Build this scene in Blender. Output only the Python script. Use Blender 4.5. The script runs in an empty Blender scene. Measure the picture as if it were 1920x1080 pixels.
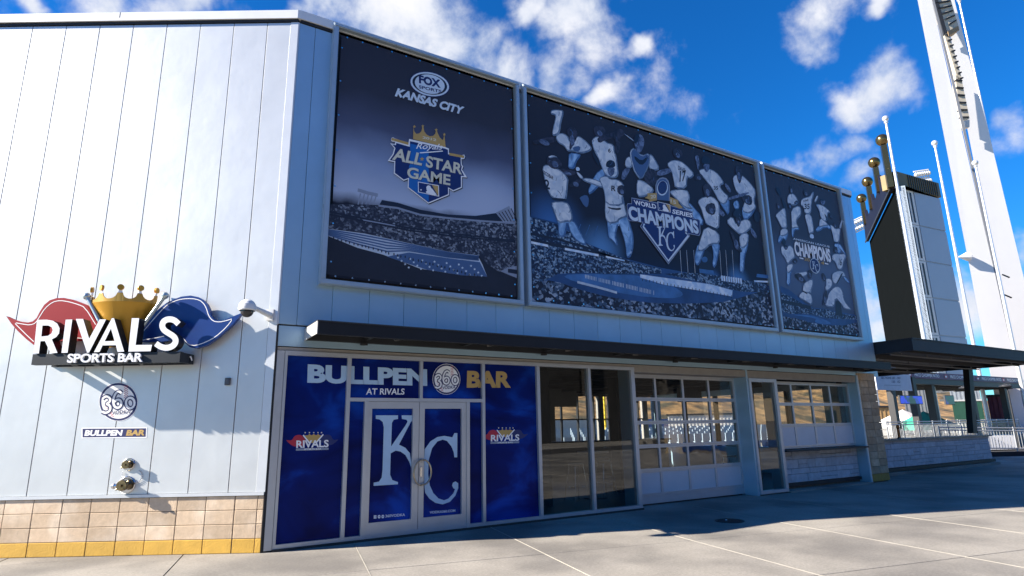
import bpy, bmesh, math, random
import numpy as np
from mathutils import Vector, Matrix
random.seed(7)
R = math.radians
sc = bpy.context.scene
col = sc.collection

# ------------------------------------------------------------------ camera
# fitted from the photograph's vanishing lines; world: x along the glass front, z up, corner of the building at 0,0
F, PITCH, ROLL, YL, YR, HC = 1126.0, .22975, -.01898, .00627, .55168, 1.60
CAM = np.array([-1.637, -9.365, HC])
cp, sp, cr, sr = math.cos(PITCH), math.sin(PITCH), math.cos(ROLL), math.sin(ROLL)
cy, sy = math.cos(YR), math.sin(YR)
def _w(v): return np.array([cy*v[0]+sy*v[1], -sy*v[0]+cy*v[1], v[2]])
FW = _w((0, cp, sp)); _r = np.array((1, 0, 0.)); _u = np.array((0, -sp, cp))
RT = _w(cr*_r+sr*_u); UP = _w(-sr*_r+cr*_u)
HD = np.array([sy, cy, 0])
cam = bpy.data.objects.new('camera', bpy.data.cameras.new('camera'))
col.objects.link(cam)
cam.data.sensor_width = 36; cam.data.lens = F/1920*36
cam.data.clip_start = .05; cam.data.clip_end = 5000
cam.matrix_world = Matrix(((RT[0], UP[0], -FW[0], CAM[0]), (RT[1], UP[1], -FW[1], CAM[1]), (RT[2], UP[2], -FW[2], CAM[2]), (0, 0, 0, 1)))
sc.camera = cam

# ------------------------------------------------------------------ light
SUN_TRAVEL, SUN_EL = R(-18.5), R(28.5)          # direction the light travels in plan, elevation
sun_az_vec = Vector((-math.cos(SUN_TRAVEL), -math.sin(SUN_TRAVEL), 0))
sun_dir = Vector((sun_az_vec.x*math.cos(SUN_EL), sun_az_vec.y*math.cos(SUN_EL), math.sin(SUN_EL)))
sun = bpy.data.objects.new('sun', bpy.data.lights.new('sun', 'SUN'))
sun.data.energy = 5.0; sun.data.angle = R(.53); sun.data.color = (1, .91, .79)
sun.rotation_euler = sun_dir.to_track_quat('Z', 'Y').to_euler()
col.objects.link(sun)
SKY_STRENGTH, EXPOSURE = .05, 1.70
sc.view_settings.view_transform = 'Standard'; sc.view_settings.look = 'None'
sc.view_settings.exposure = EXPOSURE; sc.view_settings.gamma = 1
sc.cycles.max_bounces = 8; sc.cycles.transparent_max_bounces = 12
sc.cycles.use_denoising = True

def ray(x, y): return FW + RT*((x-960)/F) - UP*((y-540)/F)
world = bpy.data.worlds.new('World'); sc.world = world; world.use_nodes = True
wn, wl = world.node_tree.nodes, world.node_tree.links
wn.clear()
def N(t, **k):
    n = wn.new(t)
    for a, b in k.items(): setattr(n, a, b)
    return n
def wmath(op, a, b=None, c=None, clamp=False):
    n = N('ShaderNodeMath', operation=op); n.use_clamp = clamp
    for i, v in enumerate((a, b, c)):
        if v is None: continue
        if isinstance(v, (int, float)): n.inputs[i].default_value = v
        else: wl.new(v, n.inputs[i])
    return n.outputs[0]
tc = N('ShaderNodeTexCoord')
sky = N('ShaderNodeTexSky', sky_type='NISHITA'); sky.sun_disc = False
sky.sun_elevation = SUN_EL; sky.sun_rotation = math.atan2(sun_dir.x, sun_dir.y)
sky.altitude = 300; sky.air_density = 1.0; sky.dust_density = .05; sky.ozone_density = 3.0
hs = N('ShaderNodeHueSaturation'); hs.inputs['Saturation'].default_value = 1.2; hs.inputs['Hue'].default_value = .5; hs.inputs['Value'].default_value = 1.0
wl.new(sky.outputs[0], hs.inputs['Color'])
tint = N('ShaderNodeMix', data_type='RGBA', blend_type='MULTIPLY'); tint.inputs[0].default_value = 1; tint.inputs[7].default_value = (.15, .80, 1.27, 1)
wl.new(hs.outputs[0], tint.inputs[6])
sep = N('ShaderNodeSeparateXYZ'); wl.new(tc.outputs['Generated'], sep.inputs[0])          # the blue pales towards the horizon all round
el = N('ShaderNodeMapRange', interpolation_type='SMOOTHSTEP'); el.inputs['From Min'].default_value = 0; el.inputs['From Max'].default_value = .42; wl.new(sep.outputs['Z'], el.inputs['Value'])
tcol = N('ShaderNodeMix', data_type='RGBA'); tcol.inputs[6].default_value = (.30, .76, 1.05, 1); tcol.inputs[7].default_value = (.15, .80, 1.27, 1); wl.new(el.outputs[0], tcol.inputs[0]); wl.new(tcol.outputs[2], tint.inputs[7])
CLOUDS = [(690, 15, 105), (775, 55, 115), (855, 95, 100), (930, 140, 62), (600, 10, 45), (1040, 140, 48), (1075, 15, 85), (990, 5, 50),
          (1125, 168, 30), (1205, 75, 28), (1525, 78, 52), (1650, 165, 66), (1600, 200, 58), (1540, 295, 52), (1490, 312, 40),
          (1600, 275, 45), (1900, 248, 42), (1640, 8, 28), (200, -5, 55), (335, 5, 55), (60, 5, 30), (1610, 345, 40),
          (1635, 560, 70), (1815, 560, 55), (1905, 480, 40), (1180, 5, 30)]
nz = N('ShaderNodeTexNoise', noise_dimensions='3D'); nz.inputs['Scale'].default_value = 7.5; nz.inputs['Detail'].default_value = 12; nz.inputs['Roughness'].default_value = .60; nz.inputs['Distortion'].default_value = .12
wl.new(tc.outputs['Generated'], nz.inputs['Vector'])
big = N('ShaderNodeTexNoise', noise_dimensions='3D'); big.inputs['Scale'].default_value = 2.6; big.inputs['Detail'].default_value = 2
wl.new(tc.outputs['Generated'], big.inputs['Vector'])
wv = N('ShaderNodeTexNoise', noise_dimensions='3D'); wv.inputs['Scale'].default_value = 9; wv.inputs['Detail'].default_value = 4; wl.new(tc.outputs['Generated'], wv.inputs['Vector'])
wv1 = N('ShaderNodeVectorMath', operation='SUBTRACT'); wv1.inputs[1].default_value = (.5, .5, .5); wl.new(wv.outputs['Color'], wv1.inputs[0])
wv2 = N('ShaderNodeVectorMath', operation='SCALE'); wv2.inputs['Scale'].default_value = .14; wl.new(wv1.outputs[0], wv2.inputs[0])
warp = N('ShaderNodeVectorMath', operation='ADD'); wl.new(tc.outputs['Generated'], warp.inputs[0]); wl.new(wv2.outputs[0], warp.inputs[1])
acc = None
for (px, py, rad) in CLOUDS:
    d = ray(px, py); ln = np.linalg.norm(d); d = d/ln
    a = rad/F/ln*1.05
    dist = N('ShaderNodeVectorMath', operation='DISTANCE'); dist.inputs[1].default_value = d
    wl.new(warp.outputs[0], dist.inputs[0])
    b = N('ShaderNodeMapRange', interpolation_type='SMOOTHSTEP'); b.inputs['From Min'].default_value = 1.55*a; b.inputs['From Max'].default_value = 0
    b.inputs['To Min'].default_value = 0; b.inputs['To Max'].default_value = 1
    wl.new(dist.outputs['Value'], b.inputs['Value'])
    acc = b.outputs[0] if acc is None else wmath('MAXIMUM', acc, b.outputs[0])
general = wmath('MULTIPLY', wmath('SUBTRACT', big.outputs['Fac'], .66), 2.0, clamp=True)      # loose clouds all round the sky
mass = wmath('MAXIMUM', acc, general)
dens = wmath('ADD', wmath('MULTIPLY', mass, .62), wmath('MULTIPLY', wmath('SUBTRACT', nz.outputs['Fac'], .5), 1.85))
cl = N('ShaderNodeMapRange', interpolation_type='SMOOTHSTEP'); cl.inputs['From Min'].default_value = .10; cl.inputs['From Max'].default_value = .74
wl.new(dens, cl.inputs['Value'])
shade = N('ShaderNodeMapRange'); shade.inputs['From Min'].default_value = .35; shade.inputs['From Max'].default_value = .7
wl.new(nz.outputs['Fac'], shade.inputs['Value'])
ccol = N('ShaderNodeMix', data_type='RGBA'); ccol.inputs[6].default_value = (3.0, 3.7, 5.0, 1); ccol.inputs[7].default_value = (6.2, 6.2, 6.5, 1)
wl.new(shade.outputs[0], ccol.inputs[0])
mixs = N('ShaderNodeMix', data_type='RGBA')
wl.new(cl.outputs[0], mixs.inputs[0]); wl.new(tint.outputs[2], mixs.inputs[6]); wl.new(ccol.outputs[2], mixs.inputs[7])
bg = N('ShaderNodeBackground'); bg.inputs['Strength'].default_value = SKY_STRENGTH
wo = N('ShaderNodeOutputWorld')
wl.new(mixs.outputs[2], bg.inputs['Color']); wl.new(bg.outputs[0], wo.inputs['Surface'])

# ------------------------------------------------------------------ pixel -> place
def plane(x, y, P, n):
    d = ray(x, y); P = np.array(P, float); n = np.array(n, float)
    return CAM + d*(((P-CAM)@n)/(d@n))
ANG = YL-YR
LD = np.array([math.cos(ANG), math.sin(ANG), 0]); LN = np.array([math.sin(ANG), -math.cos(ANG), 0])
def fac(x, y, o=0):
    p = plane(x, y, (0, -o, 0), (0, 1, 0)); return (p[0], p[2])
def lef(x, y, o=0):
    p = plane(x, y, LN*o, LN); return (p@LD, p[2])
def at(x, y, d):
    r = ray(x, y); return CAM + r*(d/(r@HD))
def FR(u, o, z): return np.array([u, -o, z])
def LF(s, o, z): return LD*s + LN*o + np.array([0, 0, z])

# ------------------------------------------------------------------ objects
WM = {}
def props(o, label=None, cat=None, group=None, kind=None):
    if label: o['label'] = label
    if cat: o['category'] = cat
    if group: o['group'] = group
    if kind: o['kind'] = kind
    return o
def thing(name, label, cat, loc=(0, 0, 0), rotz=0, group=None):
    o = bpy.data.objects.new(name, None); col.objects.link(o)
    o.location = [float(v) for v in loc]; o.rotation_euler = (0, 0, rotz); o.empty_display_size = .2
    WM[o] = Matrix.Translation(Vector([float(v) for v in loc])) @ Matrix.Rotation(rotz, 4, 'Z')
    return props(o, label, cat, group)
def obj(name, mesh, parent=None, m=None):
    """mesh in world coordinates -> object under parent"""
    o = bpy.data.objects.new(name, mesh); col.objects.link(o)
    if parent is not None:
        mesh.transform(WM[parent].inverted()); o.parent = parent; WM[o] = WM[parent].copy()
    else: WM[o] = Matrix.Identity(4)
    return o
def inst(name, mesh, parent, wloc, rotz=0, rx=0):
    """shared mesh placed at a world location"""
    o = bpy.data.objects.new(name, mesh); col.objects.link(o)
    W = Matrix.Translation(Vector([float(v) for v in wloc])) @ Matrix.Rotation(rotz, 4, 'Z') @ Matrix.Rotation(rx, 4, 'X')
    o.parent = parent; o.matrix_local = WM[parent].inverted() @ W; WM[o] = W
    return o
class MB:
    def __init__(s): s.v = []; s.f = []; s.m = []; s.s = []
    def face(s, pts, m=0, sm=False):
        i = len(s.v); s.v += [tuple(map(float, p)) for p in pts]; s.f.append(tuple(range(i, i+len(pts)))); s.m.append(m); s.s.append(sm)
    def idx(s, vs, fs, m=0, sm=False):
        i = len(s.v); s.v += [tuple(map(float, p)) for p in vs]
        for f in fs: s.f.append(tuple(i+k for k in f)); s.m.append(m); s.s.append(sm)
    def box(s, fr, x0, x1, o0, o1, z0, z1, m=0):
        v = [fr(x, o, z) for z in (z0, z1) for o in (o0, o1) for x in (x0, x1)]
        s.idx(v, [(0, 1, 3, 2), (4, 6, 7, 5), (0, 4, 5, 1), (2, 3, 7, 6), (0, 2, 6, 4), (1, 5, 7, 3)], m)
    def prism(s, pts, vec, m=0, mside=None):
        pts = [np.array(p, float) for p in pts]; vec = np.array(vec, float); n = len(pts)
        q = [p+vec for p in pts]; ms = m if mside is None else mside
        s.face(pts[::-1], m); s.face(q, m)
        for i in range(n):
            j = (i+1) % n; s.face([pts[i], pts[j], q[j], q[i]], ms)
    def cyl(s, a, b, r0, r1=None, n=12, m=0, caps=True):
        a = np.array(a, float); b = np.array(b, float); r1 = r0 if r1 is None else r1
        w = b-a; w = w/np.linalg.norm(w); t = np.array([0, 0, 1.]) if abs(w[2]) < .9 else np.array([1., 0, 0])
        e1 = np.cross(w, t); e1 /= np.linalg.norm(e1); e2 = np.cross(w, e1)
        c = [(math.cos(2*math.pi*i/n), math.sin(2*math.pi*i/n)) for i in range(n)]
        A = [a+e1*x*r0+e2*y*r0 for x, y in c]; B = [b+e1*x*r1+e2*y*r1 for x, y in c]
        s.idx(A+B, [(i, n+i, n+(i+1) % n, (i+1) % n) for i in range(n)], m, True)
        if caps: s.face(A, m); s.face(B[::-1], m)
    def sphere(s, c, r, n=14, k=8, m=0, sq=1.0):
        c = np.array(c, float); v = []
        for j in range(k+1):
            t = math.pi*j/k
            for i in range(n):
                p = 2*math.pi*i/n; v.append(c+np.array([math.sin(t)*math.cos(p)*r, math.sin(t)*math.sin(p)*r, math.cos(t)*r*sq]))
        s.idx(v, [(j*n+i, (j+1)*n+i, (j+1)*n+(i+1) % n, j*n+(i+1) % n) for j in range(k) for i in range(n)], m, True)
    def lathe(s, a, w, prof, n=20, m=0):
        """profile [(distance along w, radius)]"""
        a = np.array(a, float); w = np.array(w, float); w = w/np.linalg.norm(w)
        for (d0, r0), (d1, r1) in zip(prof, prof[1:]):
            s.cyl(a+w*d0, a+w*d1+w*1e-5, max(r0, 1e-4), max(r1, 1e-4), n, m, caps=False)
    def tube(s, pts, r, n=8, m=0):
        for a, b in zip(pts, pts[1:]): s.cyl(a, b, r, r, n, m)
    def mesh(s, name, mats):
        me = bpy.data.meshes.new(name); me.from_pydata(s.v, [], s.f)
        for x in (mats if isinstance(mats, (list, tuple)) else [mats]): me.materials.append(x)
        me.polygons.foreach_set('material_index', s.m); me.polygons.foreach_set('use_smooth', s.s)
        me.update(); return me
    def build(s, name, mats, parent=None): return obj(name, s.mesh(name, mats), parent)
def rbox_mesh(name, dx, dy, dz, bev, mats, seg=1):
    """bevelled box, origin at its lower left back corner: x 0..dx, y 0..-dy, z 0..dz"""
    bm = bmesh.new(); bmesh.ops.create_cube(bm, size=1)
    for v in bm.verts: v.co = Vector(((v.co.x+.5)*dx, -(v.co.y+.5)*dy, (v.co.z+.5)*dz))
    bmesh.ops.recalc_face_normals(bm, faces=bm.faces)
    if bev: bmesh.ops.bevel(bm, geom=list(bm.edges), offset=bev, segments=seg, affect='EDGES', profile=.5)
    me = bpy.data.meshes.new(name); bm.to_mesh(me); bm.free()
    for x in (mats if isinstance(mats, (list, tuple)) else [mats]): me.materials.append(x)
    return me
def chaikin(p, k=1, closed=True):
    for _ in range(k):
        q = []; n = len(p)
        if not closed: q.append(p[0])
        for i in range(n if closed else n-1):
            a, b = np.array(p[i], float), np.array(p[(i+1) % n], float)
            q += [tuple(a*.75+b*.25), tuple(a*.25+b*.75)]
        if not closed: q.append(p[-1])
        p = q
    return p
def ribbon(path, w, closed=False):
    """2-D polyline -> list of quads"""
    p = [np.array(a, float) for a in path]; n = len(p); L, Q = [], []
    for i in range(n):
        a = p[(i-1) % n] if closed or i > 0 else p[i]; b = p[(i+1) % n] if closed or i < n-1 else p[i]
        t = b-a; t = t/(np.linalg.norm(t)+1e-9); nn = np.array([-t[1], t[0]])
        L.append(p[i]+nn*w/2); Q.append(p[i]-nn*w/2)
    return [(L[i], L[(i+1) % n], Q[(i+1) % n], Q[i]) for i in range(n if closed else n-1)]
def inset(p, d):
    p = [np.array(a, float) for a in p]; n = len(p); out = []
    area = sum(p[i][0]*p[(i+1) % n][1]-p[(i+1) % n][0]*p[i][1] for i in range(n)); sg = 1 if area > 0 else -1
    for i in range(n):
        a, b, c = p[i-1], p[i], p[(i+1) % n]
        t1 = (b-a)/np.linalg.norm(b-a); t2 = (c-b)/np.linalg.norm(c-b)
        n1 = np.array([-t1[1], t1[0]])*sg; n2 = np.array([-t2[1], t2[0]])*sg
        k = n1+n2; ln = k@k; k = k*(2*d/ln) if ln > .25 else n1*d
        out.append(b+k)
    return out

# ------------------------------------------------------------------ lettering (built-in font), made first while the scene is empty
def _text(s, bold, ext=0., shear=0., bev=0):
    c = bpy.data.curves.new('t', 'FONT'); c.body = s; c.size = 1; c.offset = bold; c.extrude = ext; c.shear = shear; c.resolution_u = 4
    o = bpy.data.objects.new('t', c); col.objects.link(o)
    dg = bpy.context.evaluated_depsgraph_get(); me = bpy.data.meshes.new_from_object(o.evaluated_get(dg))
    v = np.array([x.co[:] for x in me.vertices]); f = [tuple(p.vertices) for p in me.polygons]
    bpy.data.objects.remove(o); bpy.data.curves.remove(c); bpy.data.meshes.remove(me)
    mn, mx = v.min(0), v.max(0)
    v[:, :2] = (v[:, :2]-mn[:2])/(mx[:2]-mn[:2])
    return v, f
_TC = {}
def text(s, bold=0., shear=0.):
    k = (s, bold, shear)
    if k not in _TC: _TC[k] = _text(s, bold, 0, shear)
    return _TC[k]
for _s, _b, _h in (('BULLPEN', .05, 0), ('AT RIVALS', .02, 0), ('BAR', .05, 0), ('RIVALS', .03, 0), ('SPORTS BAR', .02, 0), ('360VODKA', .02, 0), ('VODKA360.COM', .02, 0),
               ('VODKA', .01, .15), ('BULLPEN', .05, .2), ('BAR', .05, .2), ('FOX', .05, 0), ('SPORTS', .01, 0), ('SPORTS', .03, 0), ('KANSAS CITY', .05, .15), ('2012', .03, 0), ('Royals', .01, .3),
               ('ALL', .03, 0), ('STAR', .03, 0), ('GAME', .03, 0), ('WORLD', .03, 0), ('SERIES', .03, 0), ('CHAMPIONS', .045, 0), ('20', .02, 0), ('15', .02, 0), ('14', .02, 0),
               ('ESCOBAR', .02, 0), ('2', .03, 0), ('6', .03, 0), ('17', .03, 0), ('DAVIS', .02, 0), ('35', .03, 0), ('16', .03, 0), ('R', .02, .2), ('HOSMER', .02, 0), ('AMERICAN LEAGUE', .02, 0),
               ('SECTIONS 201 - 303', .02, 0), ('150 - 152', .02, 0), ('TOP OF THE PORCH', .02, 0), ('PRICE CHOPPER PATIO', .02, 0), ('AUTO SPKR', .02, 0)):
    text(_s, _b, _h)

# ------------------------------------------------------------------ materials
def mat(name, rgb, rough=.6, metal=0., var=.08, scale=3., bump=0., bscale=60., rnd=0., spec=.5, second=None, sec_scale=1.2, coat=0., detail=5):
    m = bpy.data.materials.new(name); m.use_nodes = True; nt = m.node_tree; n, l = nt.nodes, nt.links
    b = n['Principled BSDF']; b.inputs['Roughness'].default_value = rough; b.inputs['Metallic'].default_value = metal
    b.inputs['Specular IOR Level'].default_value = spec; b.inputs['Coat Weight'].default_value = coat
    g = n.new('ShaderNodeNewGeometry')
    t = n.new('ShaderNodeTexNoise'); t.inputs['Scale'].default_value = scale; t.inputs['Detail'].default_value = detail; t.inputs['Roughness'].default_value = .6
    l.new(g.outputs['Position'], t.inputs['Vector'])
    mr = n.new('ShaderNodeMapRange'); mr.inputs['From Min'].default_value = .3; mr.inputs['From Max'].default_value = .7
    mr.inputs['To Min'].default_value = 1-var; mr.inputs['To Max'].default_value = 1+var; l.new(t.outputs['Fac'], mr.inputs['Value'])
    val = mr.outputs[0]
    if rnd:
        oi = n.new('ShaderNodeObjectInfo'); r2 = n.new('ShaderNodeMapRange'); r2.inputs['To Min'].default_value = 1-rnd; r2.inputs['To Max'].default_value = 1+rnd
        l.new(oi.outputs['Random'], r2.inputs['Value']); mm = n.new('ShaderNodeMath'); mm.operation = 'MULTIPLY'
        l.new(val, mm.inputs[0]); l.new(r2.outputs[0], mm.inputs[1]); val = mm.outputs[0]
    base = n.new('ShaderNodeRGB'); base.outputs[0].default_value = (*rgb, 1); c0 = base.outputs[0]
    if second:
        t2 = n.new('ShaderNodeTexNoise'); t2.inputs['Scale'].default_value = sec_scale; t2.inputs['Detail'].default_value = 6; l.new(g.outputs['Position'], t2.inputs['Vector'])
        m3 = n.new('ShaderNodeMapRange'); m3.interpolation_type = 'SMOOTHSTEP'; m3.inputs['From Min'].default_value = .42; m3.inputs['From Max'].default_value = .66; l.new(t2.outputs['Fac'], m3.inputs['Value'])
        mx = n.new('ShaderNodeMix'); mx.data_type = 'RGBA'; mx.inputs[7].default_value = (*second, 1); l.new(m3.outputs[0], mx.inputs[0]); l.new(c0, mx.inputs[6]); c0 = mx.outputs[2]
    vm = n.new('ShaderNodeVectorMath'); vm.operation = 'SCALE'; l.new(c0, vm.inputs[0]); l.new(val, vm.inputs['Scale'])
    l.new(vm.outputs[0], b.inputs['Base Color'])
    if bump:
        t3 = n.new('ShaderNodeTexNoise'); t3.inputs['Scale'].default_value = bscale; t3.inputs['Detail'].default_value = 4; l.new(g.outputs['Position'], t3.inputs['Vector'])
        bp = n.new('ShaderNodeBump'); bp.inputs['Strength'].default_value = 1; bp.inputs['Distance'].default_value = bump; l.new(t3.outputs['Fac'], bp.inputs['Height']); l.new(bp.outputs[0], b.inputs['Normal'])
    return m
def glass(name, tint, wave=0., refl=1.0):
    m = bpy.data.materials.new(name); m.use_nodes = True; nt = m.node_tree; n, l = nt.nodes, nt.links; n.clear()
    out = n.new('ShaderNodeOutputMaterial'); mx = n.new('ShaderNodeMixShader'); tr = n.new('ShaderNodeBsdfTransparent'); gl = n.new('ShaderNodeBsdfGlossy'); gl.inputs['Roughness'].default_value = .0
    tr.inputs['Color'].default_value = (*tint, 1); lw = n.new('ShaderNodeLayerWeight'); lw.inputs['Blend'].default_value = .5; pw_ = n.new('ShaderNodeMath'); pw_.operation = 'POWER'; pw_.inputs[1].default_value = 5; l.new(lw.outputs['Facing'], pw_.inputs[0]); fr = n.new('ShaderNodeMath'); fr.operation = 'MULTIPLY_ADD'; fr.inputs[1].default_value = .96; fr.inputs[2].default_value = .045; l.new(pw_.outputs[0], fr.inputs[0])
    mu = n.new('ShaderNodeMath'); mu.operation = 'MULTIPLY'; mu.inputs[1].default_value = 1.8*refl; mu.use_clamp = True
    l.new(fr.outputs[0], mu.inputs[0]); l.new(mu.outputs[0], mx.inputs[0]); l.new(tr.outputs[0], mx.inputs[1]); l.new(gl.outputs[0], mx.inputs[2]); l.new(mx.outputs[0], out.inputs[0])
    if wave:
        g = n.new('ShaderNodeNewGeometry'); t = n.new('ShaderNodeTexNoise'); t.inputs['Scale'].default_value = 2.6; t.inputs['Detail'].default_value = 1; l.new(g.outputs['Position'], t.inputs['Vector'])
        bp = n.new('ShaderNodeBump'); bp.inputs['Strength'].default_value = 1; bp.inputs['Distance'].default_value = wave; l.new(t.outputs['Fac'], bp.inputs['Height']); l.new(bp.outputs[0], gl.inputs['Normal'])
    return m
def emit(name, rgb, s):
    m = bpy.data.materials.new(name); m.use_nodes = True; n = m.node_tree.nodes; b = n['Principled BSDF']
    b.inputs['Base Color'].default_value = (*rgb, 1); b.inputs['Emission Color'].default_value = (*rgb, 1); b.inputs['Emission Strength'].default_value = s; return m

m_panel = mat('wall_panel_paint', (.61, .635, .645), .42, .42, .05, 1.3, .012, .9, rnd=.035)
m_front_shaded = mat('front_panel_shade_tint', (.38, .55, .67), .40, .5, .05, 1.3, .006, .9, rnd=.03)  # silver panels like the side wall; blue shade tint put into the colour
m_trim = mat('aluminium_trim', (.62, .65, .68), .4, .3, .05, 3)
m_coping = mat('coping_metal', (.70, .72, .74), .45, .1, .05, 3)
m_gap = mat('joint_shadow_backing', (.06, .065, .07), .9)
m_block = mat('split_face_block', (.56, .43, .30), .9, 0, .10, 14, .003, 60, rnd=.15, second=(.66, .54, .41), sec_scale=2.2)
m_yellow = mat('yellow_painted_block', (.62, .37, .06), .75, 0, .09, 6, .003, 45, rnd=.06)
m_mortar = mat('mortar', (.16, .13, .10), .95, 0, .2, 20)
m_concrete = mat('plaza_concrete', (.272, .252, .218), .85, 0, .13, 1.1, .002, 90, rnd=.04, second=(.150, .140, .125), sec_scale=.42, detail=12)
def speckle(m, amt, scale, blot):
    n, l = m.node_tree.nodes, m.node_tree.links; b = n['Principled BSDF']; src = b.inputs['Base Color'].links[0].from_socket; g = n.new('ShaderNodeNewGeometry')
    v = n.new('ShaderNodeTexNoise'); v.inputs['Scale'].default_value = scale; v.inputs['Detail'].default_value = 3; v.inputs['Roughness'].default_value = .8; l.new(g.outputs['Position'], v.inputs['Vector'])
    r = n.new('ShaderNodeMapRange'); r.inputs['From Min'].default_value = .3; r.inputs['From Max'].default_value = .7; r.inputs['To Min'].default_value = 1-amt; r.inputs['To Max'].default_value = 1+amt; l.new(v.outputs['Fac'], r.inputs['Value'])
    w = n.new('ShaderNodeTexVoronoi'); w.inputs['Scale'].default_value = 1.9; w.inputs['Randomness'].default_value = 1; l.new(g.outputs['Position'], w.inputs['Vector'])
    q = n.new('ShaderNodeMapRange'); q.inputs['From Min'].default_value = .018; q.inputs['From Max'].default_value = .035; q.inputs['To Min'].default_value = 1-blot; l.new(w.outputs['Distance'], q.inputs['Value'])
    mm = n.new('ShaderNodeMath'); mm.operation = 'MULTIPLY'; l.new(r.outputs[0], mm.inputs[0]); l.new(q.outputs[0], mm.inputs[1])
    sc2 = n.new('ShaderNodeVectorMath'); sc2.operation = 'SCALE'; l.new(src, sc2.inputs[0]); l.new(mm.outputs[0], sc2.inputs['Scale']); l.new(sc2.outputs[0], b.inputs['Base Color'])
speckle(m_concrete, .20, 28, .45)
m_caulk = mat('joint_caulk', (.325, .305, .265), .8, 0, .15, 6)
m_darkjoint = mat('dark_joint', (.05, .045, .04), .9, 0, .2, 5)
m_alu = mat('storefront_aluminium', (.50, .53, .56), .36, .45, .05, 4)
m_white_enamel = mat('white_enamel', (.60, .62, .66), .4, 0, .04, 3)
m_steel_dark = mat('dark_grey_steel', (.025, .027, .031), .5, .0, .15, 4, spec=.25)
m_black = mat('black_paint', (.012, .012, .014), .5)
m_soffit = mat('soffit_render', (.34, .31, .27), .8, 0, .08, 5)
m_stone = mat('white_stone', (.50, .51, .54), .85, 0, .16, 7, .006, 25, rnd=.10)
m_counter = mat('counter_top', (.20, .17, .14), .5, 0, .15, 8)
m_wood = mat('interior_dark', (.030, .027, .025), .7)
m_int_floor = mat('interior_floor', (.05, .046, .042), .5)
m_gold = mat('gold_metal', (.62, .40, .10), .28, .9, .06, 4)
m_chrome = mat('chrome', (.62, .62, .64), .16, 1.0, .05, 10)
m_brass = mat('old_brass', (.20, .15, .08), .35, .9, .3, 30)
m_glass = glass('window_glass', (.80, .82, .81), 0, .75)
m_glass_w = glass('wavy_window_glass', (.86, .87, .86), .0035, .85)
# ------------------------------------------------------------------ flat print on a wall plane
class Art:
    def __init__(s, pf, fr, base, step=.0015): s.pf, s.fr, s.base, s.step, s.mb = pf, fr, base, step, MB()
    def _map(s, p, crop):
        ox, oy, k = crop; return [(ox+x/k, oy+y/k) for x, y in p]
    def put(s, uz, m, layer): 
        s.mb.face([s.fr(u, s.base+layer*s.step, z) for u, z in uz], m)
    def poly(s, p, m=0, layer=1, crop=(0, 0, 1), sm=0, grow=0):
        p = chaikin(p, sm) if sm else p
        uz = [s.pf(x, y, s.base) for x, y in s._map(p, crop)]
        if grow: uz = inset(uz, -grow)
        s.put(uz, m, layer)
    def ell(s, c, rx, ry, m=0, layer=1, crop=(0, 0, 1), rot=0, n=28):
        s.poly([(c[0]+math.cos(t)*rx*math.cos(rot)-math.sin(t)*ry*math.sin(rot), c[1]+math.cos(t)*rx*math.sin(rot)+math.sin(t)*ry*math.cos(rot)) for t in [2*math.pi*i/n for i in range(n)]], m, layer, crop)
    def line(s, p, w, m=0, layer=1, crop=(0, 0, 1), sm=0, closed=False):
        """w in metres"""
        p = chaikin(p, sm, closed) if sm else p
        uz = [s.pf(x, y, s.base) for x, y in s._map(p, crop)]
        for q in ribbon(uz, w, closed): s.put(q, m, layer)
    def text(s, st, bl, br, tl, m=0, layer=1, crop=(0, 0, 1), bold=.03, shear=0.):
        v, f = text(st, bold, shear); P = [np.array(s.pf(x, y, s.base)) for x, y in s._map([bl, br, tl], crop)]
        o = s.base+layer*s.step; vs = []
        for a in v:
            q = P[0]+(P[1]-P[0])*a[0]+(P[2]-P[0])*a[1]; vs.append(s.fr(q[0], o, q[1]))
        s.mb.idx(vs, f, m)
    def star(s, c, r, m, layer, crop=(0, 0, 1)):
        s.poly([(c[0]+math.sin(i*math.pi/5)*(r if i % 2 == 0 else r*.45), c[1]-math.cos(i*math.pi/5)*(r if i % 2 == 0 else r*.45)) for i in range(10)], m, layer, crop)
    def build(s, name, mats, parent): return s.mb.build(name, mats, parent)

KPOLY = [(178,155),(345,155),(345,182),(312,188),(299,212),(293,388),(400,232),(416,203),(408,188),(374,182),(372,155),(458,155),(458,185),(440,207),(352,375),(400,398),(434,440),(456,505),(470,560),(470,610),(452,575),(430,505),(400,452),(362,426),(326,420),(290,440),(286,600),(302,640),(345,656),(344,672),(162,684),(162,660),(202,652),(222,622),(229,560),(238,245),(230,205),(206,186),(178,181)]
CPOLY = [(790,288),(768,288),(752,320),(722,314),(690,309),(640,318),(588,350),(545,410),(522,490),(515,580),(525,670),(548,735),(580,780),(625,811),(680,823),(735,803),(775,757),(797,700),(796,664),(776,650),(757,660),(750,680),(760,702),(773,708),(758,742),(722,780),(690,792),(648,778),(610,738),(583,680),(571,600),(575,490),(600,402),(640,351),(680,337),(712,347),(745,388),(762,430),(768,470),(789,470)]
def kc_logo(a, bl, br, tl, m, layer, crop=(0, 0, 1)):
    """interlocking letters fitted to a parallelogram"""
    x0, x1, y0, y1 = 162, 740, 155, 822
    bl, br, tl = (np.array(q, float) for q in (bl, br, tl))
    for P, dx, ly in ((KPOLY, 0, layer), (CPOLY, -57, layer+.5)):
        a.poly([tuple(bl+(br-bl)*((x+dx-x0)/(x1-x0))+(tl-bl)*((y1-y)/(y1-y0))) for x, y in P], m, ly, crop)
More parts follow.
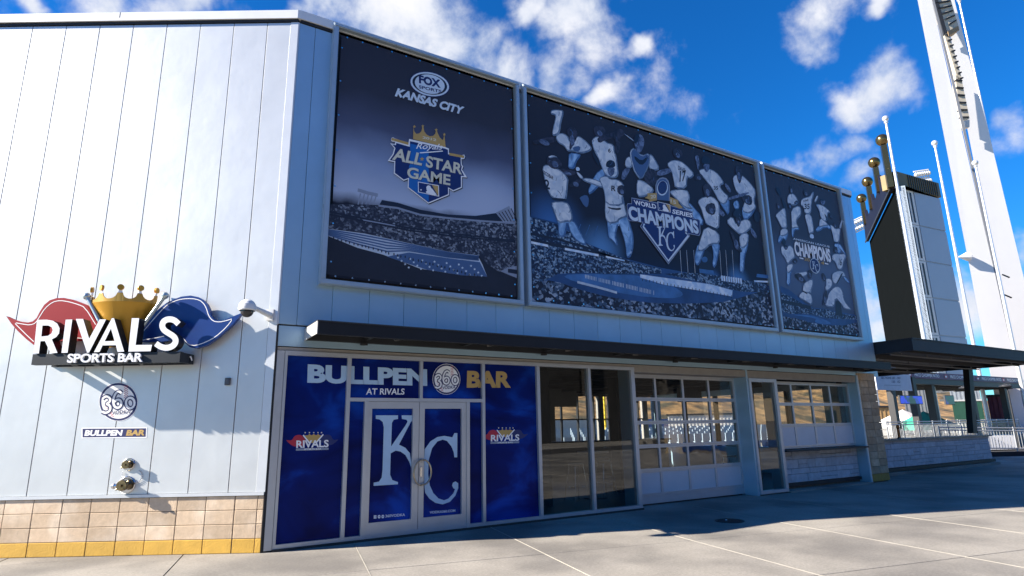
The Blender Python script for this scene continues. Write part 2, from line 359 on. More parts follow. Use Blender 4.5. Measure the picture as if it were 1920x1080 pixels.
def batter_logo(a, P, navy, white, second, layer, crop):
    """boxed batter emblem; P = corners tl tr br bl"""
    tl, tr, br, bl = (np.array(q, float) for q in P)
    f = lambda x, y: tuple((tl*(1-x)+tr*x)*(1-y)+(bl*(1-x)+br*x)*y)
    a.poly([f(0, 0), f(1, 0), f(1, 1), f(0, 1)], white, layer, crop)
    a.poly([f(.035, .06), f(.66, .06), f(.95, .94), f(.035, .94)], navy, layer+1, crop)
    a.poly([f(.66, .06), f(.965, .06), f(.965, .94), f(.93, .94)], second, layer+1, crop)
    a.poly([f(.40, .5), f(.39, .36), f(.46, .20), f(.54, .16), f(.60, .22), f(.62, .36), f(.70, .45), f(.76, .62), f(.93, .94), f(.40, .94), f(.36, .80), f(.44, .68), f(.40, .60)], white, layer+2, crop, sm=1)
    a.ell(tuple(f(.14, .72)), abs(tr[0]-tl[0])*.035, abs(tr[0]-tl[0])*.035, white, layer+2, crop, n=10)

pm = {}
for k, c, r in (('white', (.60, .70, .80), .5), ('pure', (.86, .87, .88), .5), ('mid', (.17, .32, .55), .5), ('dark', (.010, .014, .032), .5), ('navy', (.008, .022, .13), .5), ('blue', (.01, .13, .45), .5), ('gold', (.50, .33, .10), .5),
                ('cream', (.66, .64, .50), .5), ('sky', (.42, .60, .78), .5), ('red', (.45, .02, .05), .5), ('grey', (.25, .30, .40), .5), ('ink', (.006, .012, .10), .5), ('bluegrey', (.06, .12, .26), .5)):
    pm[k] = mat('print_'+k, c, r, 0, .05, 4)
PM = ['white', 'pure', 'mid', 'dark', 'navy', 'blue', 'gold', 'cream', 'sky', 'red', 'grey', 'ink', 'bluegrey']
PI = {k: i for i, k in enumerate(PM)}

# ------------------------------------------------------------------ ground
def sheet(name, pts, z, m, parent=None):
    b = MB(); b.face([(x, y, z) for x, y in pts]); return b.build(name, m, parent)
m_far = mat('far_ground', (.30, .275, .235), .9, 0, .15, .08)
gnd = sheet('ground', [(-1500, -1500), (2500, -1500), (2500, 2500), (-1500, 2500)], -.035, m_far); props(gnd, 'flat concrete ground reaching to the horizon', 'ground', kind='structure')
G1 = np.array([math.cos(R(12.2)), -math.sin(R(12.2)), 0]); G2 = np.array([-math.sin(R(12.2)), -math.cos(R(12.2)), 0])
plaza = MB(); plaza.face([G1*a+G2*b+np.array([0, 0, -.02]) for a, b in ((-21, -16), (49, -16), (49, 24), (-21, 24))])
plaza = plaza.build('plaza_pavement', m_darkjoint); props(plaza, 'pale concrete plaza of large square slabs in front of the bar', 'pavement', kind='structure')
E1 = [-1.0+2.26*k for k in range(-5, 18)]; E2 = [1.69+2.27*k for k in range(-6, 8)]
slab = rbox_mesh('slab', 2.26-.010, 2.27-.014, .019, .004, m_concrete)
for i in range(len(E1)-1):
    for j in range(len(E2)-1):
        p = G1*(E1[i]+.005)+G2*(E2[j]+.005)+np.array([0, 0, -.019+random.uniform(-.0012, .0012)])
        inst('slab', slab, plaza, p, -R(12.2))
for i in range(6, len(E1)-1):
    b = MB()
    b.box(lambda x, o, z: G1*x+G2*o+np.array([0, 0, z]), E1[i]-.004, E1[i]+.005, E2[4] if i < 8 else E2[3], E2[-1], -.018, .0035); b.build('joint_seal', m_caulk, plaza)
# drain cover in the pavement
dc = plane(1368, 977, (0, 0, 0), (0, 0, 1)); t = thing('drain_cover', 'round dark iron drain cover set in the shaded pavement before the roll-up door', 'drain cover', (dc[0], dc[1], 0))
b = MB(); b.lathe((dc[0], dc[1], .001), (0, 0, 1), [(0, .24), (.008, .24), (.010, .235), (.010, .20)], 28); b.build('rim', m_steel_dark, t)
b = MB(); b.lathe((dc[0], dc[1], .001), (0, 0, 1), [(.006, .20), (.0065, .001)], 28)
for k in range(-4, 5):
    w = math.sqrt(max(.0, .19**2-(k*.042)**2)); b.box(lambda x, o, z: np.array([dc[0]+x, dc[1]-o, z]), -w, w, k*.042-.012, k*.042+.012, .007, .0115)
b.build('grate', m_steel_dark, t)
b = MB(); b.lathe((dc[0]-.02, dc[1]+.06, .012), (0, 0, 1), [(0, .018), (.006, .016), (.008, .001)], 10); b.build('bolt', m_chrome, t)

# ------------------------------------------------------------------ bar building
TOP = 8.55
bld = thing('sports_bar_building', 'pale metal-panelled two-storey sports bar with tan block base and glass front', 'building')
# left wall
b = MB(); b.box(LF, -12, -.03, -.30, -.03, .0, 8.40); wall_l = b.build('side_wall', m_gap, bld)
pw = .563; mesh_p = rbox_mesh('panel', pw-.009, .031, 8.335-.80, .004, m_panel)
for k in range(0, 21):
    s0 = -.52-pw*(k+1); inst('panel', mesh_p, wall_l, LF(s0+.0045, -.031, .80), ANG)
inst('panel', rbox_mesh('panel', .52-.135, .031, 8.335-.80, .004, m_panel), wall_l, LF(-.515, -.031, .80), ANG)
b = MB(); b.box(LF, -.125, .0, -.03, .006, .80, 8.34); b.box(FR, .0, .02, -.04, .003, 3.185, 8.34); b.build('corner_trim', m_trim, bld)
b = MB(); b.box(LF, -12, -.01, -.03, .022, .757, .797); b.build('base_flashing', m_trim, bld)
# block plinth
b = MB(); b.box(LF, -12, -.02, -.29, -.006, -.02, .757); plinth = b.build('block_plinth', m_mortar, bld)
bm_t = [rbox_mesh('block', .392, .05, .182, .005, m) for m in (m_yellow, m_block)]
bm_s = [rbox_mesh('block', .305, .05, .182, .005, m) for m in (m_yellow, m_block)]
bm_c = [rbox_mesh('block', .078, .05, .182, .005, m) for m in (m_yellow, m_block)]
for r in range(4):
    q = 0 if r == 0 else 1; z = .003+r*.188
    inst('block', bm_c[q], plinth, LF(-.090, -.05+random.uniform(0, .002), z), ANG); inst('block', bm_s[q], plinth, LF(-.404, -.05+random.uniform(0, .002), z), ANG)
    for k in range(0, 26): inst('block', bm_t[q], plinth, LF(-.413-.4*(k+1)+.004, -.05+random.uniform(0, .003), z), ANG)
# corner strip by the glass front (dark edge seen beside the blocks)
b = MB(); b.box(FR, -.004, .028, -.20, .004, .0, 3.17); b.build('edge_strip', m_steel_dark, bld)
# upper front
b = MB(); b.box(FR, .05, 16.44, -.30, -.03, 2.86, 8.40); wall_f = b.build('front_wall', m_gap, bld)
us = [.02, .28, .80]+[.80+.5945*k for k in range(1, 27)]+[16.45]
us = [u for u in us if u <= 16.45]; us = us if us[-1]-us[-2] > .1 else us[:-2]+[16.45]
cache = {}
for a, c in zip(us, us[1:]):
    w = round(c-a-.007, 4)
    if w not in cache: cache[w] = rbox_mesh('panel', w, .031, 8.335-3.19, .003, m_front_shaded)
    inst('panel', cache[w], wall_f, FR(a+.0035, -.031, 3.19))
b = MB(); b.box(FR, .03, 16.45, -.04, -.004, 2.86, 3.165); b.build('band_panel', m_front_shaded, bld)
b = MB(); b.box(FR, .03, 15.28, -.06, -.006, 2.795, 2.845); b.build('head_trim', m_soffit, bld)
# coping
b = MB()
b.box(LF, -12, -.006, -.32, .045, 8.395, TOP); b.box(LF, -12, -.006, -.32, .020, 8.345, 8.395, 1)
b.box(FR, .035, 16.47, -.32, .045, 8.395, TOP+.001); b.box(FR, .035, 16.47, -.32, .020, 8.345, 8.395, 1)
b.prism([LF(-.006, .045, 8.395), FR(.035, .045, 8.395), FR(.035, -.3, 8.395), LF(-.006, -.3, 8.395)], (0, 0, TOP-8.395))
b.build('coping', [m_coping, m_steel_dark], bld)
for s in (-3.0, -6.2, -9.4):
    b = MB(); b.box(LF, s-.004, s+.004, -.05, .047, 8.45, TOP+.002); b.build('coping_joint', m_steel_dark, bld)
# right end, rear walls and roof
m_rear = mat('rear_wall_render', (.36, .34, .31), .85)
b = MB(); b.box(FR, 16.20, 16.45, -9, -.31, 2.62, 8.40); b.box(FR, 16.20, 16.45, -9, -.31, 0, .85); b.box(FR, 16.20, 16.45, -1.6, -.31, .85, 2.62); b.box(FR, 16.20, 16.45, -9, -8.7, .85, 2.62); b.build('end_wall', m_front_shaded, bld)
for y in (2.9, 4.3, 5.8, 7.3): b = MB(); b.box(FR, 16.24, 16.40, -y-.05, -y+.05, .85, 2.62); b.build('end_mullion', m_steel_dark, bld)
E0 = LF(-12, -.3, 0)
b = MB(); b.box(FR, -6.0, 16.20, -9.2, -9.0, 2.75, 8.4); b.box(FR, -6.0, 4.3, -9.2, -9.0, 0, 2.75); b.box(FR, 4.3, 16.2, -9.2, -9.0, 0, .72)
for u in (4.3, 6.6, 8.9, 11.2, 13.5, 15.8): b.box(FR, u, u+.22, -9.19, -9.01, .72, 2.75)
b.prism([(-6, 9.2, 0), (E0[0], E0[1], 0), (E0[0]+.2, E0[1]-.05, 0), (-5.9, 9.0, 0)], (0, 0, 8.4)); b.build('rear_wall', m_rear, bld)
b = MB(); b.prism([(0, .3, 8.15), (16.3, .3, 8.15), (16.3, 9.1, 8.15), (-6, 9.1, 8.15), (E0[0], E0[1], 8.15)], (0, 0, .1)); b.build('roof', m_rear, bld)
# ------------------------------------------------------------------ interior seen through the glass
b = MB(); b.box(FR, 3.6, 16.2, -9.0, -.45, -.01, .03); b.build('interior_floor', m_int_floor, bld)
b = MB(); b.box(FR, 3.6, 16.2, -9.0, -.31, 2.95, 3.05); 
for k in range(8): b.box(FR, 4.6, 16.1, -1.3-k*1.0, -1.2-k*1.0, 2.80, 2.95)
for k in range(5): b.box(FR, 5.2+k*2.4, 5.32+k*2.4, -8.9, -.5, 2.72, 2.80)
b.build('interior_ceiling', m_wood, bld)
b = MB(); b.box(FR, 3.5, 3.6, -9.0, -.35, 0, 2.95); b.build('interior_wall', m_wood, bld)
for u, y in ((5.75, 1.6), (8.75, 2.5), (13.9, 2.6)):
    b = MB(); b.box(FR, u-.16, u+.16, -y-.16, -y+.16, .03, 2.95); b.build('interior_column', m_steel_dark, bld)
for k in range(15):
    u = 4.9+k*.76; b = MB(); b.box(FR, u, u+.05, -9.15, -9.05, .72, 2.75); b.build('rear_mullion', m_steel_dark, bld)
b = MB(); b.box(FR, 4.5, 15.8, -9.14, -9.06, 1.86, 1.91); b.build('rear_transom', m_steel_dark, bld)
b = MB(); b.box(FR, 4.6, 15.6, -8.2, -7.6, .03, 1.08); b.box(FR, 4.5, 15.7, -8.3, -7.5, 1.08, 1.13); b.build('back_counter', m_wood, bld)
for u, y in ((6.3, 6.4), (9.2, 7.0), (11.6, 6.0), (13.8, 5.2)):
    b = MB(); b.box(FR, u, u+1.15, -y-.06, -y, 2.36, 2.86); b.box(FR, u+.5, u+.6, -y-.1, -y-.06, 2.6, 2.95); b.build('hanging_screen', m_black, bld)
m_gyp = mat('interior_pale_board', (.30, .29, .27), .7)
b = MB(); b.box(FR, 8.6, 10.6, -6.7, -6.6, 2.25, 2.9); b.build('menu_board', m_gyp, bld)
# ------------------------------------------------------------------ storefront
b = MB()
b.box(FR, .03, .135, -.10, .012, .02, 2.79); jamb = b.build('storefront_jamb', m_alu, bld)
sf = MB(); sf.box(FR, .14, 7.05, -.10, .018, .03, .085); storefront = sf.build('storefront_sill', m_alu, bld)
def bar(name, u0, u1, z0, z1, o0=-.095, o1=.022, m=None, parent=None):
    q = MB(); q.box(FR, u0, u1, o0, o1, z0, z1); return q.build(name, m or m_alu, parent or storefront)
bar('head_rail', .14, 7.05, 2.725, 2.79)
for a, c in ((.14, .18), (1.08, 1.14), (3.465, 3.52), (4.62, 4.685), (5.83, 5.89), (6.955, 7.045)): bar('mullion', a, c, .085, 2.725)
bar('transom_bar', 1.14, 3.465, 2.055, 2.11); bar('mullion', 2.295, 2.345, 2.11, 2.725)
for a, c in ((1.375, 1.435), (3.155, 3.215)): bar('door_jamb', a, c, .03, 2.055, -.095, .028)
b = MB(); b.box(FR, .14, 7.05, -.10, .05, -.01, .028); b.build('threshold', m_darkjoint, bld)

def vinyl(name, c1, c2, c3):
    m = bpy.data.materials.new(name); m.use_nodes = True; n, l = m.node_tree.nodes, m.node_tree.links; bs = n['Principled BSDF']
    g = n.new('ShaderNodeNewGeometry'); mp = n.new('ShaderNodeMapping'); mp.inputs['Scale'].default_value = (.9, 1, 1.5); l.new(g.outputs['Position'], mp.inputs['Vector'])
    t = n.new('ShaderNodeTexNoise'); t.inputs['Scale'].default_value = .9; t.inputs['Detail'].default_value = 4; t.inputs['Distortion'].default_value = .6; l.new(mp.outputs[0], t.inputs['Vector'])
    cr_ = n.new('ShaderNodeValToRGB'); cr_.color_ramp.elements[0].position = .36; cr_.color_ramp.elements[0].color = (*c1, 1); cr_.color_ramp.elements[1].position = .72; cr_.color_ramp.elements[1].color = (*c3, 1)
    e = cr_.color_ramp.elements.new(.54); e.color = (*c2, 1); l.new(t.outputs['Fac'], cr_.inputs[0])
    l.new(cr_.outputs[0], bs.inputs['Base Color']); bs.inputs['Roughness'].default_value = .25; bs.inputs['Specular IOR Level'].default_value = .07; return m
m_vinyl = vinyl('blue_window_vinyl', (.004, .009, .075), (.004, .016, .15), (.006, .065, .42))
def pane(name, u0, u1, z0, z1, o, m, parent, th=.008):
    q = MB(); q.box(FR, u0, u1, o-th, o, z0, z1); return q.build(name, m, parent)
GO = -.035
for u0, u1, z0, z1 in ((.18, 1.08, .085, 2.725), (1.14, 2.295, 2.11, 2.725), (2.345, 3.465, 2.11, 2.725), (1.14, 1.375, .085, 2.055), (3.215, 3.465, .085, 2.055), (3.52, 4.62, .085, 2.725)):
    pane('vinyl_pane', u0, u1, z0, z1, GO, m_vinyl, storefront)
for u0, u1 in ((4.685, 5.83), (5.89, 6.955)): pane('window_pane', u0, u1, .085, 2.725, GO, m_glass, storefront)
# doors
doors = []
for u0, u1 in ((1.437, 2.291), (2.299, 3.153)):
    d = MB()
    d.box(FR, u0, u0+.062, -.085, .012, .035, 2.05); d.box(FR, u1-.105 if u0 < 2 else u1-.085, u1, -.085, .012, .035, 2.05) if u0 < 2 else d.box(FR, u1-.085, u1, -.085, .012, .035, 2.05)
    a0, a1 = (u0+.062, u1-.105) if u0 < 2 else (u0+.09, u1-.085)
    if u0 > 2: d.box(FR, u0+.062, a0, -.085, .012, .035, 2.05)
    d.box(FR, a0, a1, -.085, .012, 1.945, 2.05); d.box(FR, a0, a1, -.085, .012, .035, .25)
    do = d.build('entrance_door', m_alu, bld); doors.append(do)
    pane('vinyl_pane', a0, a1, .25, 1.945, GO, m_vinyl, do)
# pull handles: two half rings that form a circle
m_bronze = mat('satin_pull', (.42, .36, .28), .3, .9, .1, 20)
hc = (2.30+.05, .945)
for k, do in enumerate(doors):
    q = MB(); cx = 2.338; pts = []
    for i in range(15):
        t_ = math.pi/2 + (1 if k == 0 else -1)*math.pi*i/14
        dx = -.014 if k == 0 else .014
        pts.append(FR(cx+dx+math.cos(t_)*.135, .075, .945+math.sin(t_)*.205*.93))
    q.tube(pts, .015, 8)
    for e in (0, -1): q.cyl(pts[e], pts[e]+np.array([0, .075, 0]), .012, None, 8)
    hd_ = q.build('pull_handle', m_bronze, do)
    q = MB(); (q.box(FR, 2.205, 2.283, .012, .018, .80, 1.09) if k == 0 else q.box(FR, 2.306, 2.385, .012, .018, .80, 1.09)); q.build('lock_plate', m_alu, do)
q = MB(); q.box(FR, 2.312, 2.345, .018, .045, .88, 1.02); q.build('lock_case', m_chrome, doors[1])

# prints on the glass
A = Art(fac, FR, GO+.001)
A.text('BULLPEN', (576, 718), (801, 724), (577, 683), PI['sky'], 1, bold=.05)
A.build('window_lettering', [pm[k] for k in PM], storefront); A = Art(fac, FR, GO+.001)
A.text('AT RIVALS', (686, 740), (758, 740), (687, 728), PI['pure'], 1, bold=.02)
A.build('window_lettering', [pm[k] for k in PM], storefront); A = Art(fac, FR, GO+.001)
A.text('BAR', (875, 727), (958, 727), (876, 695), PI['gold'], 1, bold=.05)
A.build('window_lettering', [pm[k] for k in PM], storefront)
def numerals_logo(a, c, rx, ry, layer=1):
    """white ball with navy ring, outlined numerals and red stitches; c in pixels"""
    T = lambda p: [(c[0]+x*rx, c[1]+y*ry) for x, y in p]
    sc_ = abs(a.pf(c[0]+rx, c[1], a.base)[0]-a.pf(c[0]-rx, c[1], a.base)[0])/2
    a.ell(c, rx*1.0, ry*1.0, PI['pure'], layer); a.ell(c, rx*.97, ry*.97, PI['ink'], layer+1, n=36); a.ell(c, rx*.865, ry*.865, PI['pure'], layer+2, n=36)
    st = [T([(.42+.10*math.sin(i*.55), -.78+i*.115)])[0] for i in range(5)]
    for i in range(7):
        y = -.80+.10*i; a.line(T([(.30, y-.03), (.40, y+.02), (.50, y-.04)]), .030*sc_, PI['red'], layer+3)
        y = .10+.1*i; a.line(T([(-.70+.05*i, y+.05), (-.60+.04*i, y), (-.52+.05*i, y+.07)]), .030*sc_, PI['red'], layer+3)
    three = [(-.80, -.16), (-.66, -.28), (-.50, -.28), (-.40, -.15), (-.44, .02), (-.62, .10), (-.46, .16), (-.38, .32), (-.46, .50), (-.66, .58), (-.82, .50)]
    six = [(.18, -.44), (.06, -.54), (-.10, -.48), (-.22, -.26), (-.26, .02), (-.18, .26), (0, .32), (.14, .22), (.18, .04), (.10, -.10), (-.06, -.12), (-.20, 0)]
    zero = [(.62+.22*math.cos(t), .06+.27*math.sin(t)) for t in [2*math.pi*i/16 for i in range(16)]]
    for k, (P, cl_) in enumerate(((three, 0), (zero, 1), (six, 0))):
        P = T(P); P = P if cl_ else chaikin(P, 2, False)
        a.line(P, .235*sc_, PI['ink'], layer+4+k, closed=bool(cl_))
    for k, (P, cl_) in enumerate(((three, 0), (zero, 1), (six, 0))):
        P = T(P); P = P if cl_ else chaikin(P, 2, False)
        a.line(P, .115*sc_, PI['pure'], layer+7+k, closed=bool(cl_))
    p0, p1, p2 = T([(-.30, .66), (.62, .60), (-.30, .46)]); a.text('VODKA', p0, p1, p2, PI['ink'], layer+10, bold=.01, shear=.15)
A = Art(fac, FR, GO+.001, .001); numerals_logo(A, (837, 711), 26, 29); A.build('ball_emblem', [pm[k] for k in PM], storefront)
for px0, py0, k in ((586, 830, 1.0), (947, 819, .88)):
    A = Art(fac, FR, GO+.001); cr_ = (px0-586*k, py0-830*k, 1/k)
    mp_ = lambda p: [(530+x/17.45, 800+y/17.45) for x, y in p]
    A.poly(mp_([(100, 430), (240, 455), (320, 430), (370, 330), (450, 275), (560, 265), (650, 300), (760, 450), (700, 640), (420, 650), (300, 620), (190, 520)]), PI['red'], 1, cr_, 1)
    A.poly(mp_([(1310, 290), (1450, 250), (1570, 280), (1630, 400), (1700, 440), (1850, 400), (1720, 520), (1600, 600), (1450, 600), (1200, 480)]), PI['navy'], 1, cr_, 1)
    A.poly(mp_([(700, 290), (830, 280), (875, 235), (920, 280), (970, 275), (1015, 235), (1060, 275), (1110, 275), (1160, 240), (1200, 275), (1280, 285), (1090, 530), (880, 530)]), PI['gold'], 2, cr_)
    for x in (735, 875, 1015, 1155, 1270): A.ell(mp_([(x, 195)])[0], 1.3, 1.3, PI['cream'], 2, cr_, n=8)
    A.line(mp_([(670, 275), (880, 540)]), .02, PI['pure'], 3, cr_); A.line(mp_([(1325, 255), (1080, 540)]), .02, PI['pure'], 3, cr_)
    A.text('RIVALS', *mp_([(440, 700), (1500, 672), (445, 450)]), PI['pure'], 4, cr_, .03)
    A.poly(mp_([(435, 715), (1500, 690), (1500, 755), (430, 785)]), PI['grey'], 3, cr_)
    A.text('SPORTS BAR', *mp_([(690, 770), (1260, 755), (695, 715)]), PI['pure'], 5, cr_, .02)
    A.build('crown_emblem', [pm[k_] for k_ in PM], storefront)
dcrop = (660, 740, 4)
A = Art(fac, FR, GO+.001)
A.poly([(x, y) for x, y in KPOLY if not (x > 455 and y > 490)], PI['sky'], 1, dcrop)
for n_, lx, ly_ in ((0, 163, 905), (1, 193, 903), (2, 221, 902)):
    A.poly([(lx, ly_), (lx+20, ly_-1), (lx+20, ly_+24), (lx, ly_+25)], PI['pure'], 1, dcrop, 1 if n_ else 0)
    A.line([(lx+6, ly_+12), (lx+15, ly_+12)], .008, PI['navy'], 2, dcrop)
A.text('360VODKA', (250, 921), (398, 910), (250, 900), PI['pure'], 1, dcrop, .02)
A.build('door_lettering', [pm[k] for k in PM], doors[0])
A = Art(fac, FR, GO+.001)
A.poly([(max(x, 541), y) for x, y in CPOLY if not (x < 541 and 500 < y < 650)], PI['sky'], 1, dcrop)
A.text('VODKA360.COM', (583, 893), (775, 878), (583, 874), PI['pure'], 1, dcrop, .02)
A.build('door_lettering', [pm[k] for k in PM], doors[1])

# ------------------------------------------------------------------ roll-up door (recessed)
r1 = .37
for q_ in ((7.046, 7.09, -r1-.12, -.0955), (10.60, 10.66, -r1-.12, .0)): b = MB(); b.box(FR, *q_, .0, 2.86); b.build('door_reveal', m_front_shaded, bld)
b = MB(); b.box(FR, 7.05, 10.60, -r1-.12, -.01, 2.69, 2.795); b.build('reveal_head', m_soffit, bld)
def roller(u0, u1, z0, z1, rows, cols, glazed, o, wave, name='roll_up_door', rail=.075):
    root = MB(); root.box(FR, u0, u0+.05, o-.05, o+.012, z0, z1); root = root.build(name, m_alu, bld)
    q = MB(); q.box(FR, u1-.05, u1, o-.05, o+.012, z0, z1); q.build('side_rail', m_alu, root)
    hh = (z1-z0-rail)/rows; ww = (u1-u0-.1)/cols
    for r in range(rows+1):
        z = z0+r*hh; q = MB()
        q.box(FR, u0+.05, u1-.05, o-.05, o+.006, z, z+rail*.46); q.box(FR, u0+.05, u1-.05, o-.05, o+.010, z+rail*.54, z+rail); q.box(FR, u0+.05, u1-.05, o-.05, o-.01, z+rail*.46, z+rail*.54); q.build('rail', m_alu, root)
    for r in range(rows):
        za, zb = z0+r*hh+rail, z0+(r+1)*hh
        for c in range(1, cols):
            q = MB(); q.box(FR, u0+.05+c*ww-.028, u0+.05+c*ww+.028, o-.048, o+.004, za, zb); q.build('stile', m_alu, root)
        for c in range(cols):
            a, e = u0+.05+c*ww+(.028 if c else 0), u0+.05+(c+1)*ww-(.028 if c < cols-1 else 0)
            ok = r >= rows-glazed
            pane('pane' if ok else 'solid_panel', a, e, za, zb, o-.015, (wave if ok else m_white_enamel), root)
    return root
roller(7.09, 10.60, .16, 2.69, 5, 4, 4, -r1, m_glass_w)
q = MB(); q.box(FR, 7.09, 10.60, -r1-.05, -r1+.012, .03, .158); q.build('bottom_rail', m_alu, bld)
# glazed side panel beside the roll-up door
q = MB(); q.box(FR, 10.665, 10.735, -.09, .03, .03, 2.66); sp_ = q.build('glazed_side_panel', m_alu, bld)
for a, c, z0, z1 in ((11.60, 11.70, .03, 2.66), (10.735, 11.60, 2.58, 2.66), (10.735, 11.60, .03, .10)):
    q = MB(); q.box(FR, a, c, -.09, .028, z0, z1); q.build('frame_bar', m_alu, sp_)
pane('window_pane', 10.735, 11.60, .10, 2.58, -.03, m_glass, sp_)
b = MB(); b.box(FR, 10.66, 15.29, -.09, -.008, 2.665, 2.795); b.build('head_beam', m_soffit, bld)
# serving window (recessed) with stone below
r2 = .25
roller(11.75, 15.24, .98, 2.64, 3, 4, 2, -r2, m_glass, 'serving_window')
for q_ in ((11.70, 11.75, -r2-.15, -.09, 0, 2.665), (15.24, 15.30, -r2-.15, .02, 0, 2.86)): b = MB(); b.box(FR, *q_); b.build('window_reveal', m_front_shaded, bld)
b = MB(); b.box(FR, 15.272, 15.302, .02, .034, .0, 2.86); b.build('reveal_edge', m_trim, bld)
b = MB(); b.box(FR, 11.76, 15.238, -r2-.10, .10, .925, .965); b.build('serving_shelf', m_steel_dark, bld)
b = MB(); b.box(FR, 11.752, 15.238, -r2-.12, -r2-.022, .0, .98); sw = b.build('stone_apron', m_mortar, bld)
def stones(parent, frm, u0, u1, z0, z1, o, seed, rotz=0, rows=(.20, .13, .22, .16)):
    """irregular coursed ashlar: every stone its own piece"""
    rn = random.Random(seed); z = z0; i = 0
    while z < z1-.03:
        h = min(rows[i % len(rows)], z1-z); h = z1-z if z1-z-h < .06 else h
        u = u0-rn.uniform(0, .3)
        while u < u1:
            w = rn.uniform(.32, .80); a, e = max(u, u0), min(u+w, u1)
            if e-a > .04:
                if h > .15 and rn.random() < .3:
                    hs_ = [(z, h*.45), (z+h*.45, h*.55)]
                else: hs_ = [(z, h)]
                for zz, h2 in hs_:
                    inst('stone', rbox_mesh('stone', e-a-.008, .04, h2-.008, .006, m_stone), parent, frm(a+.004, o-.04+rn.uniform(-.004, .010), zz+.004), rotz)
            u += w
        z += h; i += 1
stones(sw, FR, 11.755, 15.235, .17, .92, -r2, 5)
b = MB(); b.box(FR, 11.755, 15.236, -r2-.02, -r2+.04, .09, .165); b.build('foot_rail', m_steel_dark, bld)
b = MB(); b.box(FR, 11.71, 15.28, -r2-.02, .06, -.01, .035); b.build('kerb', m_concrete, bld)
# block pillar
b = MB(); b.box(FR, 15.31, 16.19, -.60, -.04, 0, 2.93); pil = b.build('block_pillar', m_mortar, bld)
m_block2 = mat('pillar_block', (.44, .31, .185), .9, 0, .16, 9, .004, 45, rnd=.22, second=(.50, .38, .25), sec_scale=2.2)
pb = {}; m_yellow2 = mat('pillar_yellow_block', (.42, .24, .05), .8, 0, .15, 6, .003, 45)  # deeper yellow for the lowest row of the pillar
for r in range(15):
    z = .035+r*.193
    for a, e in ((15.306, 15.395), (15.40, 15.795), (15.80, 16.195)):
        key = (round(e-a, 3), r == 0)
        if key not in pb: pb[key] = rbox_mesh('block', e-a-.006, .06, .186, .005, m_yellow2 if r == 0 else m_block2)
        inst('block', pb[key], pil, FR(a+.003, -.04+random.uniform(0, .004), z))
b = MB(); b.box(FR, 15.28, 16.26, -.62, .06, 2.935, 3.10); b.build('pillar_cap', m_front_shaded, bld)
# ------------------------------------------------------------------ projecting bar sign on the side wall
def Lp(x, y, o): s_, z_ = lef(x, y, o); return LF(s_, o, z_)
base = LF(-2.3, 0, 2.6)
sign = thing('bar_sign', 'three-dimensional sign with gold crown, red and blue pennants and tall white letters', 'sign', base, ANG)
m_sgold = mat('sign_gold', (.52, .27, .022), .36, .3, .05, 4)
m_sgold_rim = mat('sign_gold_rim', (.52, .30, .06), .35, .3, .05, 4)
m_sred = mat('sign_red', (.30, .008, .018), .5, .0, .05, 4, spec=.2)
m_sblue = mat('sign_blue', (.003, .034, .19), .35, .0, .06, 4, spec=.4)
m_sdark = mat('sign_dark_return', (.016, .017, .020), .45)
m_sbar = mat('sign_grey_bar', (.022, .028, .036), .5, .0, spec=.25)
m_white = mat('sign_white_face', (.80, .82, .86), .4, 0, .02)
m_pole = mat('sign_pole_steel', (.42, .50, .53), .3, .6)
c2 = lambda P: [(x/5.684, 510+y/5.684) for x, y in P]
c3 = lambda P: [(150+x/5.684, 510+y/5.684) for x, y in P]
BO = .38
# bar: front plate on struts, an open frame behind
s0, _ = lef(60, 674, BO); s1, _ = lef(337, 672, BO)
b = MB(); b.box(LF, s0, s1, BO-.09, BO, 2.595, 2.745); barp = b.build('base_bar', m_sbar, sign)
b = MB(); b.box(LF, s0+.02, s1-.02, 0, .03, 2.60, 2.74); b.build('back_rail', m_sbar, sign)
for k in range(7):
    s_ = s0+.10+(s1-s0-.16)*k/6; b = MB(); b.box(LF, s_-.022, s_+.022, .03, BO-.09, 2.615, 2.725); b.build('strut', m_sbar, sign)
b = MB(); b.box(LF, s1-.025, s1, .0, BO-.09, 2.60, 2.74); b.box(LF, s1, s1+.012, .03, .12, 2.62, 2.72); b.build('end_plate', m_sbar, sign)
b = MB(); b.prism([LF(s1+.004, .06, 2.655), LF(s1+.004, .11, 2.715), LF(s1+.004, .135, 2.705), LF(s1+.004, .085, 2.645)], LD*.012); b.build('maker_plate', m_white, sign)
# letters: white face, dark returns
def poly_curve(splines_uz, ext):
    c = bpy.data.curves.new('l', 'CURVE'); c.dimensions = '2D'; c.fill_mode = 'BOTH'; c.extrude = ext/2
    for P in splines_uz:
        sp2 = c.splines.new('POLY'); sp2.points.add(len(P)-1); sp2.use_cyclic_u = True
        for i, (u, z) in enumerate(P): sp2.points[i].co = (u, z, 0, 1)
    o = bpy.data.objects.new('l', c); col.objects.link(o); dg = bpy.context.evaluated_depsgraph_get()
    me = bpy.data.meshes.new_from_object(o.evaluated_get(dg)); bpy.data.objects.remove(o); bpy.data.curves.remove(c); return me
def letter(name, outlines_px, o_front, depth, parent, mats, fr=LF, pf=lef):
    me = poly_curve([[pf(x, y, o_front) for x, y in P] for P in outlines_px], depth)
    for v in me.vertices:
        u, z, d = v.co; w = fr(u, o_front-depth/2+d, z); v.co = w
    me.materials.clear()
    for x in mats: me.materials.append(x)
    for p in me.polygons:
        p.material_index = 0 if abs(Vector(p.normal).dot(Vector(LN))) > .7 else 1
        p.use_smooth = False
    me.update()
    return obj(name, me, parent)
def stroke(path, w):
    p = chaikin(path, 2, False); q = ribbon(p, w); return [tuple(a[0]) for a in q]+[tuple(q[-1][1])]+[tuple(q[-1][2])]+[tuple(a[3]) for a in q[::-1]]
LO = .40
